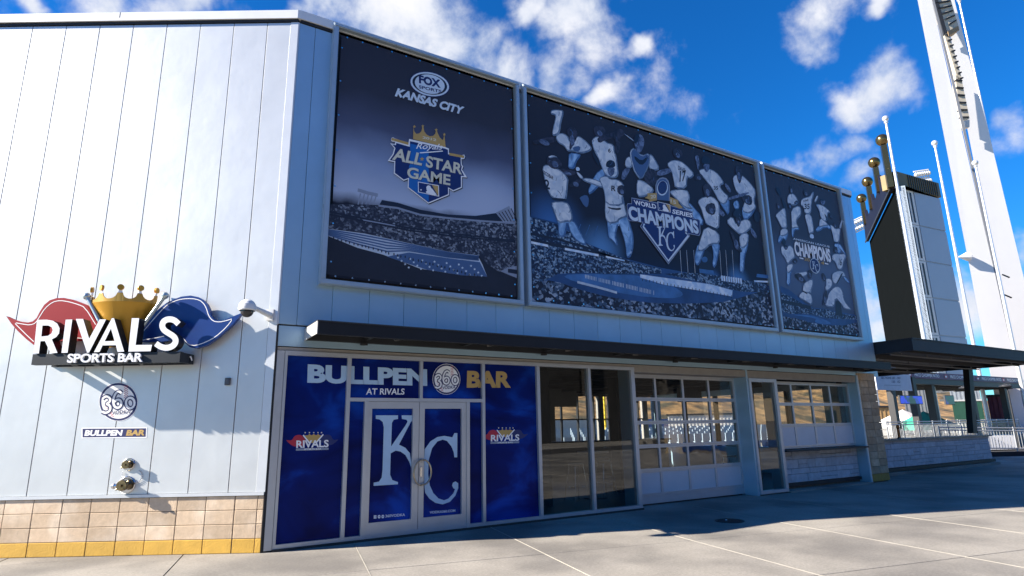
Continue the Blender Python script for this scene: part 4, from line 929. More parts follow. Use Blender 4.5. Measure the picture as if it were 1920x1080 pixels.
A.poly([(400,590),(700,620),(1080,690),(1085,760),(850,750),(600,690),(200,600)], C1, 3, c6)
A.poly([(985,600),(1085,612),(1085,640),(980,628)], FL, 4, c6); A.poly([(960,655),(1080,660),(1080,675),(965,670)], JI['l'], 4, c6)
A.poly(ab([(60,790),(130,760),(220,745),(330,770),(440,810),(560,845),(700,880),(900,915),(1170,945)], c5)+ab([(100,845),(400,852),(700,838),(850,800),(950,768),(1050,745),(1112,735),(1162,1048),(0,930)], c6)+ab([(62,918)], c5), C2_, 6)
for x in (345, 400, 460, 680, 730, 785): A.line([(x-8, 400), (x+8, 640)], .012, JI['w'], 3, c6)
for x in (480, 555, 625): A.line([(x+10, 270-(x-480)*-.1), (x-25, 360+(x-480)*.1)], .012, FL, 4, c5)
for k in range(9): A.poly([(682+k*20, 615+k*3), (696+k*20, 615+k*3), (700+k*20, 660+k*3), (686+k*20, 660+k*3)], JI['l'], 5, c6)
A.poly([(495,450),(560,400),(625,450),(625,570),(495,560)], JI['k'], 4, c6); A.ell((545, 480), 24, 24, FL, 5, c6); A.line([(500, 575), (620, 590)], .10, FL, 5, c6)
A.build('printed_stadium', mats2, b2)
def inside(p, poly):
    c = False; n_ = len(poly)
    for i in range(n_):
        (x0, y0), (x1, y1) = poly[i], poly[i-1]
        if (y0 > p[1]) != (y1 > p[1]) and p[0] < (x1-x0)*(p[1]-y0)/(y1-y0)+x0: c = not c
    return c
PR = random.Random(3)
def player(par, parts, texts=(), mats=None):
    a = Art(fac, FR, BF+.010, .0004)
    for i, (k, c, P) in enumerate(parts):
        P = chaikin(P, 1); uz = [a.pf(x, y, a.base) for x, y in a._map(P, c)]; ly = 1+i*.9; light = k in 'wm'
        a.put(uz, JI['h' if k == 'w' else 'n2' if k == 'm' else k], ly)
        ar = abs(sum(uz[q][0]*uz[q-1][1]-uz[q-1][0]*uz[q][1] for q in range(len(uz))))/2
        if light:
            ins = [q-np.array([.010, -.008]) for q in inset(uz, min(.030, .10*math.sqrt(ar)))]; a.put(ins, JI[k], ly+.25)
        # printed folds and shading strokes
        xs = [q[0] for q in uz]; zs = [q[1] for q in uz]; cx, cz = sum(xs)/len(xs), sum(zs)/len(zs); ax = math.atan2(max(zs)-min(zs), max(xs)-min(xs))
        for _ in range(int((26 if light else 12)*ar)+2 if ar > .012 else 0):
            p0 = (PR.uniform(min(xs), max(xs)), PR.uniform(min(zs), max(zs))); an = PR.uniform(.6, 2.3); L_ = PR.uniform(.07, .20)
            p1 = (p0[0]+math.cos(an)*L_*.5, p0[1]+math.sin(an)*L_*.5); p2 = (p1[0]+math.cos(an+.5)*L_*.5, p1[1]+math.sin(an+.5)*L_*.5)
            if inside(p0, uz) and inside(p2, uz):
                for q in ribbon([p0, p1, p2], PR.uniform(.008, .018)): a.put(q, JI[PR.choice(('h', 'h', 'h', 'l') if light else ('k', 'b'))], ly+.5)
        if k == 'd' and ar < .12:
            w_, h_ = (max(xs)-min(xs))*.22, (max(zs)-min(zs))*.24; a.put([(cx+.01+math.cos(q)*w_, cz-h_*.5+math.sin(q)*h_) for q in [g_*.6283 for g_ in range(10)]], JI['f'], ly+.4)
    for st, bl, br, tl, c in texts: a.text(st, bl, br, tl, JI['k'], 1+len(parts)*.9, c, .03 if len(st) < 3 else .02)
    a.build('printed_player', [J[q] for q in JK], par)
player(b2, [('m',c3_,[(390,565),(470,575),(495,590),(450,650),(440,710),(380,700),(385,640)]), ('k',c3_,[(590,545),(620,595),(652,660),(640,682),(615,640),(588,590)]), ('d',c3_,[(85,470),(110,462),(200,440),(262,433),(292,470),(240,487),(150,492),(100,502)]),
    ('w',c3_,[(272,432),(320,398),(380,420),(402,480),(462,422),(510,450),(560,495),(588,530),(570,558),(510,577),(470,572),(420,556),(380,562),(350,512),(300,490)]), ('w',c3_,[(232,218),(262,204),(310,206),(342,212),(346,245),(326,310),(318,380),(305,415),(262,432),(246,412),(255,360),(270,300),(278,258),(262,250),(240,248)]),
    ('d',c3_,[(368,382),(400,352),(440,358),(464,400),(456,450),(432,492),(405,545),(392,540),(398,470),(385,430)]), ('b',c3_,[(420,520),(490,510),(480,560),(430,552)])])
player(b2, [('m',c3_,[(640,720),(705,690),(705,750),(665,830),(570,930),(548,890),(578,830),(600,770)]), ('b',c3_,[(478,945),(538,920),(562,960),(548,1032),(520,1020),(490,970)]), ('w',c3_,[(583,455),(625,428),(680,430),(700,480),(772,500),(776,560),(792,600),(802,680),(812,760),(780,790),(700,770),(660,680),(640,620),(605,560),(585,500)]),
    ('d',c3_,[(594,362),(630,338),(680,348),(702,390),(690,420),(660,442),(620,430),(605,400)]), ('d',c3_,[(625,440),(700,412),(788,390),(810,362),(850,378),(858,420),(818,437),(824,520),(802,582),(770,572),(785,500),(780,440),(700,462),(640,492)]), ('w',c3_,[(852,410),(862,408),(942,466),(936,476)])], [('6', (720,565), (742,570), (720,530), c3_)])
player(b2, [('w',c3_,[(960,800),(1000,795),(1090,850),(1112,900),(1040,942),(962,947)]), ('w',c3_,[(866,620),(905,595),(932,640),(922,702),(862,692)]), ('w',c3_,[(1068,568),(1110,608),(1164,712),(1100,724),(1058,690)]), ('f',c3_,[(852,700),(912,700),(882,760),(850,805),(828,780)]),
    ('w',c3_,[(900,552),(945,522),(1000,596),(1070,566),(1078,640),(1056,705),(1000,808),(944,742),(924,680),(908,620)]), ('b',c3_,[(912,556),(945,532),(1000,606),(1062,576),(1066,640),(1046,700),(1000,792),(952,736),(934,678),(918,620)]), ('k',c3_,[(940,590),(1000,640),(1050,600),(1046,640),(1000,680),(946,630)]), ('f',c3_,[(938,452),(960,418),(1000,412),(1027,460),(1020,520),(992,572),(960,560),(944,510)]), ('k',c3_,[(936,450),(956,416),(985,412),(975,470),(945,500)]), ('d',c3_,[(1038,722),(1100,698),(1144,760),(1122,852),(1070,852),(1018,790)])])
player(b2, [('m',c5,[(270,200),(430,230),(480,320),(550,450),(500,445),(440,400),(395,330),(380,260),(370,330),(350,390),(300,370),(300,270)]), ('w',c5,[(245,80),(370,80),(405,130),(430,232),(400,260),(380,250),(300,270),(265,170),(245,110)]), ('d',c3_,[(300,698),(430,718),(455,748),(380,772),(325,742)]), ('d',c3_,[(388,832),(470,788),(505,790),(460,842),(400,864)]),
    ('w',c3_,[(163,692),(200,662),(290,700),(350,738),(388,790),(382,840),(372,962),(350,977),(248,957),(208,882),(178,780)]), ('d',c3_,[(198,642),(214,600),(260,588),(302,618),(334,665),(326,688),(280,712),(228,692)]), ('w',c3_,[(450,728),(480,740),(515,780),(500,795),(470,770)]), ('l',c3_,[(450,692),(468,688),(482,704),(478,720),(458,724),(448,710)]), ('k',c3_,[(250,948),(370,958),(368,976),(250,966)]), ('w',c3_,[(212,604),(258,588),(300,612),(270,606),(226,618)])],
    [('ESCOBAR', (168,745), (258,800), (170,715), c3_), ('2', (188,870), (230,880), (182,790), c3_)])
player(b2, [('m',c5,[(705,200),(800,180),(880,190),(912,280),(938,380),(932,500),(902,562),(874,552),(868,450),(840,350),(810,262),(782,370),(804,440),(795,462),(758,412),(718,390),(715,280)]), ('w',c5,[(698,20),(842,10),(872,150),(890,210),(820,230),(800,262),(720,270),(690,200)]), ('w',c3_,[(498,792),(540,778),(640,800),(692,840),(680,872),(600,842),(520,812)]),
    ('w',c3_,[(638,780),(710,758),(740,792),(800,790),(852,830),(862,880),(842,940),(852,1022),(698,1012),(688,900),(668,850)]), ('f',c3_,[(712,690),(778,690),(772,750),(742,772),(718,742)]), ('k',c3_,[(700,668),(712,640),(740,628),(778,645),(782,694),(708,694)]), ('d',c3_,[(796,852),(850,836),(874,900),(850,934),(798,912)]), ('k',c5,[(705,120),(770,138),(835,132),(822,156),(740,146)])], [('R', (745,890), (785,895), (748,845), c3_)])
player(b2, [('m',c4,[(255,500),(370,632),(362,692),(310,642),(240,572),(185,505)]), ('w',c4,[(148,432),(252,425),(278,480),(262,532),(300,570),(240,560),(180,500),(128,450)]), ('f',c4,[(42,300),(130,278),(148,300),(120,322),(48,338)]), ('w',c4,[(108,252),(150,222),(210,228),(262,270),(308,325),(280,358),(256,342),(252,427),(168,422),(160,370),(145,300)]), ('d',c4,[(152,152),(188,137),(224,168),(218,222),(180,212),(160,190)]), ('k',c4,[(205,420),(240,425),(240,434),(205,430)])],
    [('DAVIS', (190,290), (240,312), (192,262), c4), ('17', (200,378), (243,372), (204,300), c4)])
player(b2, [('m',c4,[(500,500),(552,480),(548,622),(510,565),(480,522)]), ('f',c4,[(306,198),(334,186),(342,260),(330,302),(318,240)]), ('w',c4,[(328,302),(360,282),(430,288),(480,328),(518,390),(482,402),(502,440),(552,482),(520,540),(480,522),(440,442),(398,382)]), ('d',c4,[(298,342),(340,312),(372,340),(330,372)]), ('f',c4,[(362,248),(416,248),(406,302),(380,312)]), ('k',c4,[(352,222),(374,192),(412,208),(418,252),(358,252)]), ('f',c4,[(510,392),(530,385),(565,440),(550,455)])], [('35', (440,432), (470,432), (440,405), c4)])
player(b2, [('m',c4,[(640,540),(740,558),(692,632),(650,644),(636,590)]), ('m',c4,[(572,520),(612,500),(622,562),(588,572)]), ('w',c4,[(572,342),(600,322),(640,328),(702,390),(738,440),(722,520),(742,560),(692,600),(648,590),(640,560),(662,500),(600,452),(578,390)]), ('d',c4,[(640,470),(702,468),(712,532),(680,542),(638,502)]), ('f',c4,[(528,490),(682,443),(687,462),(540,508)]), ('d',c4,[(588,292),(600,262),(632,278),(642,320),(625,395),(608,370),(600,332)]), ('k',c4,[(724,590),(762,578),(772,640),(740,664),(718,632)])])
player(b2, [('m',c4,[(330,800),(420,790),(486,800),(476,880),(452,982),(428,962),(440,880),(420,800),(400,800),(370,872),(340,962),(308,952),(308,882)]), ('w',c4,[(378,680),(477,725),(487,812),(420,812),(372,862),(325,860),(342,790)]), ('f',c4,[(468,548),(524,600),(502,624),(468,582)]), ('w',c4,[(322,512),(370,478),(440,478),(482,530),(482,600),(477,722),(388,682),(368,620),(350,560)]), ('d',c4,[(378,540),(440,516),(458,570),(440,614),(388,592)]), ('d',c4,[(363,402),(400,382),(428,420),(420,472),(390,494),(370,452)]), ('k',c4,[(383,668),(475,708),(470,724),(420,706)])])
player(b2, [('m',c4,[(622,800),(682,795),(680,830),(657,900),(652,1012),(618,1012),(624,900)]), ('w',c4,[(618,742),(687,728),(682,812),(640,850),(620,812)]), ('d',c4,[(546,700),(575,738),(602,800),(644,860),(620,874),(578,800)]), ('f',c4,[(700,688),(744,750),(735,778),(698,732)]), ('w',c4,[(522,652),(570,612),(602,682),(640,638),(690,638),(708,690),(682,722),(630,752),(578,712)]), ('d',c4,[(588,618),(632,618),(626,682),(605,694)]), ('k',c4,[(572,592),(600,558),(638,588),(632,622),(578,622)])])
# emblem of the middle banner
A = Art(fac, FR, BF+.016, .0006)
A.poly([(35,500),(33,400),(44,368),(62,350),(85,344),(108,350),(124,368),(134,405),(134,510)], PI['grey'], 1, c4); A.poly([(42,500),(41,402),(50,374),(66,358),(85,353),(104,358),(117,374),(126,408),(126,510)], PI['bluegrey'], 2, c4)
A.ell((82, 420), 38, 52, PI['white'], 3, c4, .1); A.ell((82, 416), 32, 46, PI['ink'], 4, c4, .1)
for k in range(7): A.line([(60+k*7.5, 385), (60+k*7.5, 455)], .008, PI['bluegrey'], 5, c4)
bk = [(160,205),(490,270),(650,300),(935,378),(945,470),(1005,475),(1030,495),(1034,660),(1018,692),(890,668),(902,692),(628,1052),(268,570),(300,522),(135,502),(110,482),(100,300),(112,278),(160,280)]
A.poly(bk, PI['grey'], 6, cL); A.poly([(168,218),(490,282),(650,312),(925,388),(935,478),(1000,484),(1022,500),(1025,655),(1012,682),(872,654),(888,690),(628,1032),(282,570),(312,514),(140,494),(118,474),(108,305),(118,288),(166,290)], PI['navy'], 7, cL)
A.line([(325, 540), (308, 572), (628, 1008), (880, 688), (845, 648)], .05, PI['white'], 8, cL)
for st, bl, br, tl in (('WORLD', (200,297), (478,352), (186,234)), ('SERIES', (675,408), (928,462), (682,352))): A.text(st, bl, br, tl, PI['pure'], 9, cL, .03)
A.text('CHAMPIONS', (132, 492), (1018, 674), (112, 306), PI['ink'], 8, (cL[0]+.7, cL[1]+.8, cL[2]), .045); A.text('CHAMPIONS', (130, 490), (1018, 672), (110, 304), PI['white'], 9, cL, .045)
for P in ([(360,152),(482,148),(482,240),(375,262),(392,232),(328,210),(366,186)], [(645,198),(752,240),(756,280),(812,332),(765,347),(702,312),(648,282)]): A.poly(P, PI['gold'], 8, cL)
A.text('20', (403, 220), (470, 212), (400, 174), PI['cream'], 9, cL, .02); A.text('15', (655, 268), (725, 292), (655, 226), PI['cream'], 9, cL, .02)
batter_logo(A, ((490, 256), (650, 294), (656, 396), (496, 366)), PI['navy'], PI['pure'], PI['gold'], 9, cL); kc_logo(A, (490, 885), (712, 885), (475, 572), PI['white'], 9, cL)
A.build('printed_diamond_emblem', [pm[k] for k in PM], b2)

# ---- banner 3 print
cA, cB = (1440, 340, 6.75), (1450, 450, 6.0)
A = Art(fac, FR, BF+.001, .0009)
mats3 = mats2
A.poly([(78,515),(180,560),(290,650),(380,720),(450,760),(560,770),(700,800),(960,850),(985,1068),(118,985)], FB, 1, cB)
A.poly([(85,590),(200,640),(330,720),(450,775),(600,780),(700,815),(960,860),(965,900),(600,880),(450,840),(350,830),(180,830),(95,800)], C1, 2, cB)
A.line([(90, 690), (250, 720), (420, 760)], .09, JI['k'], 3, cB); A.poly([(180,840),(330,838),(480,862),(640,920),(645,950),(500,940),(460,915),(490,880)], FL, 3, cB, 1)
A.poly([(108,860),(250,880),(420,930),(600,960),(800,960),(968,920),(985,1066),(120,985)], C2_, 4, cB)
A.poly([(700,690),(755,685),(775,850),(700,850)], JI['k'], 4, cB)
A.build('printed_stadium', mats3, b3)
player(b3, [('m',cA,[(178,650),(250,640),(258,670),(230,758),(190,720),(150,792),(118,770),(140,690)]), ('w',cA,[(160,600),(245,595),(258,660),(220,690),(150,700)]), ('k',cA,[(93,92),(125,73),(152,110),(168,170),(150,187),(122,150)]), ('k',cA,[(160,188),(202,260),(234,320),(226,374),(204,350),(178,260)]), ('d',cA,[(108,282),(135,263),(157,300),(152,347),(125,357),(110,320)]), ('w',cA,[(88,432),(130,388),(202,328),(228,370),(232,480),(247,592),(178,602),(148,540),(118,480)])])
player(b3, [('m',cA,[(298,560),(350,560),(395,590),(392,620),(335,615),(322,722),(298,692)]), ('w',cA,[(288,350),(402,298),(428,400),(402,452),(370,482),(360,532),(396,592),(345,590),(330,600),(300,600),(298,500)]), ('w',cA,[(246,182),(285,148),(330,158),(372,220),(388,280),(330,312),(268,292),(243,270)]), ('d',cA,[(268,72),(290,48),(320,75),(316,132),(288,180),(272,110)]), ('d',cA,[(246,290),(285,268),(302,322),(270,358)]), ('d',cA,[(330,260),(370,235),(380,275),(330,295)])])
player(b3, [('w',cA,[(463,410),(547,412),(577,560),(582,652),(545,662),(520,672),(500,570),(473,480)]), ('l',cA,[(530,668),(575,668),(582,728),(528,716)]), ('w',cA,[(416,242),(450,208),(530,193),(555,138),(582,128),(578,182),(552,260),(547,422),(463,412),(453,330),(412,302)]), ('d',cA,[(443,122),(480,98),(513,140),(502,187),(463,192)])], [('HOSMER', (445,262), (512,248), (445,238), cA), ('35', (458,355), (525,352), (460,285), cA)])
player(b3, [('m',cA,[(720,520),(790,560),(812,622),(720,582),(640,642),(588,622),(640,562)]), ('w',cA,[(658,450),(742,520),(770,560),(700,570),(640,590)]), ('w',cA,[(583,262),(610,188),(637,178),(632,212),(605,268)]), ('w',cA,[(598,293),(650,288),(720,318),(793,390),(760,402),(752,440),(737,522),(688,492),(658,440),(648,370)]), ('d',cA,[(778,390),(828,470),(810,484),(768,420)]), ('f',cA,[(658,240),(700,218),(728,260),(705,303),(680,297)]), ('k',cA,[(656,238),(690,216),(724,240),(690,250)]), ('k',cA,[(705,400),(735,430),(782,560),(765,560)])])
player(b3, [('m',cA,[(828,785),(908,785),(945,840),(1003,950),(980,962),(930,890),(900,932),(858,862)]), ('w',cA,[(898,582),(930,488),(948,488),(938,560),(922,612)]), ('w',cA,[(783,543),(830,568),(850,602),(922,588),(912,680),(902,782),(838,782),(818,680),(798,600)]), ('d',cA,[(828,530),(850,513),(873,560),(852,600),(833,570)]), ('k',cA,[(835,762),(895,776),(893,788),(838,776)])])
player(b3, [('m',cB,[(143,340),(225,300),(215,340),(195,400),(192,522),(143,502),(155,390)]), ('w',cB,[(145,282),(225,262),(220,330),(160,390)]), ('w',cA,[(158,830),(190,808),(230,872),(262,798),(322,840),(332,900),(348,970),(300,1002),(250,1062),(208,960),(173,930)]), ('d',cA,[(188,798),(247,808),(247,862),(215,872)]), ('k',cA,[(173,742),(200,718),(228,760),(222,802),(183,802)]), ('d',cA,[(303,990),(350,968),(378,1010),(350,1048),(318,1032)])])
player(b3, [('w',cB,[(328,570),(422,600),(443,650),(437,742),(380,702),(286,652),(288,620)]), ('w',cB,[(348,480),(442,428),(453,500),(432,560),(422,602),(328,592),(333,520)]), ('w',cB,[(238,370),(310,363),(382,348),(388,402),(320,422),(258,392)]), ('d',cB,[(236,382),(300,368),(352,440),(372,472),(330,484),(258,432)]), ('d',cB,[(383,350),(410,328),(443,370),(420,443),(388,422)]), ('k',cB,[(330,565),(385,598),(380,612),(330,580)])])
player(b3, [('w',cB,[(618,600),(680,528),(742,518),(783,580),(792,660),(832,730),(893,792),(800,782),(768,722),(700,652),(690,762),(598,752),(578,722),(610,660)]), ('w',cB,[(588,430),(640,428),(668,470),(662,542),(610,582),(578,552),(595,490)]), ('d',cB,[(578,570),(607,570),(602,650),(572,722),(553,743),(558,680)]), ('d',cB,[(536,380),(565,368),(593,420),(582,474),(555,442)])])
player(b3, [('m',cB,[(780,410),(822,420),(873,492),(830,482)]), ('w',cB,[(663,370),(730,343),(792,348),(822,422),(770,412),(722,502),(678,492),(658,430)]), ('f',cB,[(738,80),(800,148),(828,190),(800,202),(758,130)]), ('w',cB,[(656,170),(700,148),(760,158),(800,148),(828,190),(792,240),(782,332),(728,342),(698,250),(663,230)]), ('d',cB,[(678,90),(710,68),(728,120),(705,153),(683,142)]), ('k',cB,[(770,365),(783,380),(722,492),(700,503)])], [('16', (735,285), (768,290), (738,205), cB)])
A = Art(fac, FR, BF+.016, .0006)
A.text('CHAMPIONS', (348, 940), (802, 1032), (326, 756), PI['ink'], 1, (cA[0]+.6, cA[1]+.6, cA[2]), .045); A.text('CHAMPIONS', (346, 938), (802, 1030), (324, 754), PI['pure'], 2, cA, .045)
A.text('AMERICAN LEAGUE', (316, 738), (780, 842), (316, 712), PI['white'], 2, cA, .02)
A.text('20', (458, 1000), (528, 1018), (456, 960), PI['gold'], 2, cA, .02); A.text('14', (640, 1040), (712, 1058), (640, 1000), PI['gold'], 2, cA, .02)
A.line([(398, 968), (448, 980)], .035, PI['pure'], 2, cA); A.line([(718, 1038), (762, 1048)], .035, PI['pure'], 2, cA)
A.ell((467, 290), 55, 88, PI['white'], 3, cB, -.25); A.ell((467, 290), 49, 80, PI['ink'], 4, cB, -.25); kc_logo(A, (440, 350), (508, 362), (432, 238), PI['white'], 5, cB)
A.build('printed_lettering', [pm[k] for k in PM], b3)
# ------------------------------------------------------------------ patio side: canopy, counter wall
m_c2 = mat('patio_canopy_fascia', (.035, .037, .044), .55, .0, .1, 3, spec=.15)
pc = thing('patio_canopy', 'dark steel patio canopy jutting past the end of the bar', 'canopy', (16.5, 0, 3.5))
b = MB(); b.box(FR, 16.5, 25.6, 1.01, 1.03, 3.50, 3.82); b.build('front_fascia', m_c2, pc)
b = MB(); b.box(FR, 16.48, 16.50, -6.0, 1.03, 3.50, 3.82); b.build('side_fascia', m_steel_dark, pc)
b = MB(); b.box(FR, 25.6, 25.62, -6.0, 1.03, 3.50, 3.82); b.build('side_fascia', m_steel_dark, pc)
b = MB(); b.box(FR, 16.46, 25.64, -6.0, 1.05, 3.82, 3.85); b.build('roof_deck', m_steel_dark, pc)
b = MB(); b.box(FR, 16.50, 25.60, -6.0, 1.01, 3.66, 3.70); b.build('soffit', m_black, pc)
for k in range(5):
    b = MB(); b.box(FR, 16.5, 25.6, .5-k*1.35, .6-k*1.35, 3.52, 3.66); b.build('purlin', m_black, pc)
m_pipe = mat('grey_conduit', (.22, .21, .20), .5, .3)
for o, z in ((.35, 3.46), (-.9, 3.44), (-2.4, 3.42)):
    q = MB(); q.cyl(FR(16.6, o, z), FR(25.3, o, z), .022, .022, 8)
    for k in range(6): q.lathe(FR(17.2+k*1.5, o, z+.03), (0, 0, 1), [(0, .03), (.03, .03), (.03, .012), (.08, .012)], 8)
    q.build('conduit', m_pipe, pc)
for (ua, za), (ub, zb), y in (((25.05, 3.5), (24.45, 1.12), 1.15), ((25.25, 3.5), (25.25, .0), 5.2), ((17.2, 3.5), (17.2, 0), 5.2)):
    q = MB(); q.prism([(ub-.17, y-.10, zb), (ub+.17, y-.10, zb), (ub+.17, y+.10, zb), (ub-.17, y+.10, zb)], (0, 0, .001)) if False else None
    p0 = [(ub-.16, y-.1, zb), (ub+.16, y-.1, zb), (ub+.16, y+.1, zb), (ub-.16, y+.1, zb)]; p1 = [(x+ua-ub, yy, za) for x, yy, _ in p0]
    q.idx(p0+p1, [(3, 2, 1, 0), (4, 5, 6, 7), (0, 1, 5, 4), (1, 2, 6, 5), (2, 3, 7, 6), (3, 0, 4, 7)]); q.build('column', m_steel_dark, pc)
kw = thing('stone_counter_wall', 'low white stone counter wall with dark top under the patio canopy', 'counter', (21, 1.0, 0))
KO = -1.0
b = MB(); b.box(FR, 16.5, 25.30, KO-.55, KO-.03, .0, 1.0); core = b.build('core', m_mortar, kw)
stones(core, FR, 16.52, 25.27, .20, 1.0, KO, 11)
b = MB(); b.box(FR, 16.50, 25.36, KO-.60, KO+.10, 1.0, 1.045); b.build('counter_top', m_counter, kw)
b = MB(); b.box(FR, 16.50, 25.40, KO-.03, KO+.05, .10, .195); b.build('foot_rail', m_steel_dark, kw)
b = MB(); b.box(FR, 16.46, 25.45, KO-.03, KO+.16, -.01, .085); b.build('kerb', m_concrete, kw)
tp = fac(1686, 820, KO-.3); t = thing('beer_tap', 'brown beer tap with pale drip tray on the stone counter', 'tap', FR(tp[0], KO-.3, 1.045))
q = MB(); q.lathe(FR(tp[0], KO-.3, 1.05), (0, 0, 1), [(0, .07), (.02, .065), (.04, .035), (.30, .03), (.34, .05), (.40, .05), (.43, .02), (.43, .001)], 14); q.build('tower', mat('copper_tap', (.30, .12, .04), .35, .7), t)
q = MB(); q.cyl(FR(tp[0], KO-.27, 1.40), FR(tp[0], KO-.16, 1.36), .014, .012, 8); q.cyl(FR(tp[0], KO-.2, 1.38), FR(tp[0], KO-.19, 1.50), .012, .018, 8); q.build('spout', m_brass, t)
q = MB(); q.box(FR, tp[0]-.15, tp[0]+.22, KO-.24, KO-.05, 1.046, 1.07); q.build('drip_tray', m_white_enamel, t)

# terrace behind, railings
ter = MB(); ter.box(lambda x, o, z: np.array([x, -o, z]), 30, 70, -40, -7, -.03, .55); ter = ter.build('patio_terrace', m_concrete); props(ter, 'raised concrete patio terrace behind the counter', 'terrace', kind='structure')
m_rail = mat('galvanised_rail', (.42, .44, .46), .4, .6)
m_railw = mat('white_rail', (.55, .55, .54), .5)
def railing(name, label, P0, P1, z0a, z0b, h, m, step=1.6, pick=.13):
    P0, P1 = np.array(P0, float), np.array(P1, float); L = np.linalg.norm(P1-P0); n = max(1, round(L/step)); t = thing(name, label, 'railing', (P0[0], P0[1], z0a), 0, 'railings around the patio')
    g = lambda f, z: np.array([*(P0+(P1-P0)*f), z0a+(z0b-z0a)*f+z])
    for k in range(n+1):
        q = MB(); q.cyl(g(k/n, 0), g(k/n, h+.05), .03, .03, 8); q.build('post', m, t)
    for z in (h, h*.88, .12):
        q = MB(); q.cyl(g(0, z), g(1, z), .024, .024, 8); q.build('rail', m, t)
    q = MB(); npk = int(L/pick)
    for k in range(npk): q.cyl(g((k+.5)/npk, .12), g((k+.5)/npk, h*.88), .011, .011, 5)
    props(q.build('pickets', m, t), kind='stuff')
    return t
railing('patio_railing', 'long grey picket railing on the terrace seen over the stone counter', (30.4, 7.2), (46, 7.2), .55, .55, 1.0, m_rail)
railing('patio_railing', 'white picket railing farther back across the terrace', (36, 12.5), (62, 12.5), .55, .55, 1.05, m_railw)
railing('patio_railing', 'grey picket railing at the right edge beyond the stone counter', (28.9, 4.2), (37.5, -.9), .30, .02, 1.0, m_rail)
kb = MB(); kb.prism([(28.7, 4.35, 0), (28.85, 4.5, 0), (37.8, -.75, 0), (37.6, -1.1, 0)], (0, 0, .2)); kb = kb.build('planter_kerb', m_steel_dark); props(kb, 'dark low kerb under the right railing', 'kerb')
# white bench-like panel behind right railing
pp = at(1872, 828, 33); t = thing('patio_planter', 'pale blue-grey ribbed planter box behind the right railing', 'planter', (pp[0], pp[1], 0))
for k in range(7):
    q = MB(); q.box(lambda x, o, z: np.array([pp[0]+x*.853+o*.52, pp[1]-x*.522+o*.85, z]), -.75+k*.215, -.75+k*.215+.19, -.2, .2, .05, .75); q.build('slat', m_white_enamel, t)
q = MB(); q.box(lambda x, o, z: np.array([pp[0]+x*.853+o*.52, pp[1]-x*.522+o*.85, z]), -.78, .78, -.19, .19, .0, .70); q.build('body', m_steel_dark, t)

# ------------------------------------------------------------------ patio frame with ribbon sign, boards and screens
pt = thing('patio_pergola', 'dark steel patio frame carrying a long purple ribbon sign', 'pergola', (40, 9, .55))
for u, y in ((34.9, 9.0), (37.35, 9.0), (40.2, 9.3), (41.1, 9.8), (45.5, 9.3), (50.5, 9.3)):
    q = MB(); q.box(FR, u-.17, u+.17, -y-.17, -y+.17, .55, 4.15); q.build('column', m_black, pt)
q = MB(); q.box(FR, 33.5, 53, -9.25, -8.95, 3.75, 4.1); q.box(FR, 33.5, 53, -13, -9.25, 3.95, 4.05)
for k in range(10): q.box(FR, 34+k*2, 34.15+k*2, -13, -9.26, 3.72, 3.94)
q.build('roof_frame', m_black, pt)
q = MB(); q.box(FR, 33.4, 53.0, -8.94, -8.88, 4.08, 4.47); rb = q.build('ribbon_sign', mat('ribbon_purple', (.10, .02, .10), .5), pt)
q = MB(); q.box(FR, 45.5, 53.0, -8.88, -8.872, 4.10, 4.45); q.build('ribbon_section', mat('ribbon_navy', (.04, .035, .10), .5), rb)
A = Art(fac, FR, -8.865)
for u in (37.6, 42.0, 46.4, 50.3):
    A = Art(fac, FR, -8.865); v, f = text('PRICE CHOPPER PATIO', .02)
    A.mb.idx([FR(u+a[0]*3.0, -8.862, 4.18+a[1]*.19) for a in v], f, 1)
    A.build('ribbon_lettering', [pm[k] for k in PM], rb); A = Art(fac, FR, -8.865)
    A.mb.face([FR(u-.55+.2*math.cos(i*.5236), -8.862, 4.275+.13*math.sin(i*.5236)) for i in range(12)], 9); A.mb.face([FR(u-.55+.13*math.cos(i*.5236), -8.860, 4.26+.06*math.sin(i*.5236)) for i in range(12)], 1)
    A.build('ribbon_emblem', [pm[k] for k in PM], rb)
def tv(label, x0, y0, x1, y1, Y, img):
    (u0, z1), (u1, z0) = fac(x0, y0, -Y), fac(x1, y1, -Y); t = thing('television', label, 'television', FR((u0+u1)/2, -Y, z0), 0, 'patio televisions')
    q = MB(); q.box(FR, u0, u1, -Y-.08, -Y, z0, z1); q.build('case', m_black, t)
    q = MB(); q.box(FR, u0+.03, u1-.03, -Y+.001, -Y+.004, z0+.03, z1-.03); q.build('screen', img, t)
    q = MB(); q.box(FR, (u0+u1)/2-.06, (u0+u1)/2+.06, -Y-.5, -Y-.08, (z0+z1)/2-.06, (z0+z1)/2+.06); q.build('bracket', m_black, t)
def screen_mat(name, c, s, sc_):
    m = bpy.data.materials.new(name); m.use_nodes = True; n, l = m.node_tree.nodes, m.node_tree.links; bs = n['Principled BSDF']; bs.inputs['Base Color'].default_value = (.01, .01, .015, 1); bs.inputs['Roughness'].default_value = .2
    g = n.new('ShaderNodeNewGeometry'); t = n.new('ShaderNodeTexNoise'); t.inputs['Scale'].default_value = sc_; t.inputs['Detail'].default_value = 2; l.new(g.outputs['Position'], t.inputs['Vector'])
    o = ramp(n, l, t.outputs['Fac'], [(.48, (0, 0, .004)), (.58, c)]); l.new(o, bs.inputs['Emission Color']); bs.inputs['Emission Strength'].default_value = s; return m
tv('large television with a blue picture under the patio canopy', 1686, 741, 1731, 758, 6.0, screen_mat('tv_blue', (.02, .0, .9), .22, 1.6))
tv('small dark television on the patio columns', 1771, 741, 1791, 759, 7.0, screen_mat('tv_dark', (.03, .0, .25), .3, 1.3))
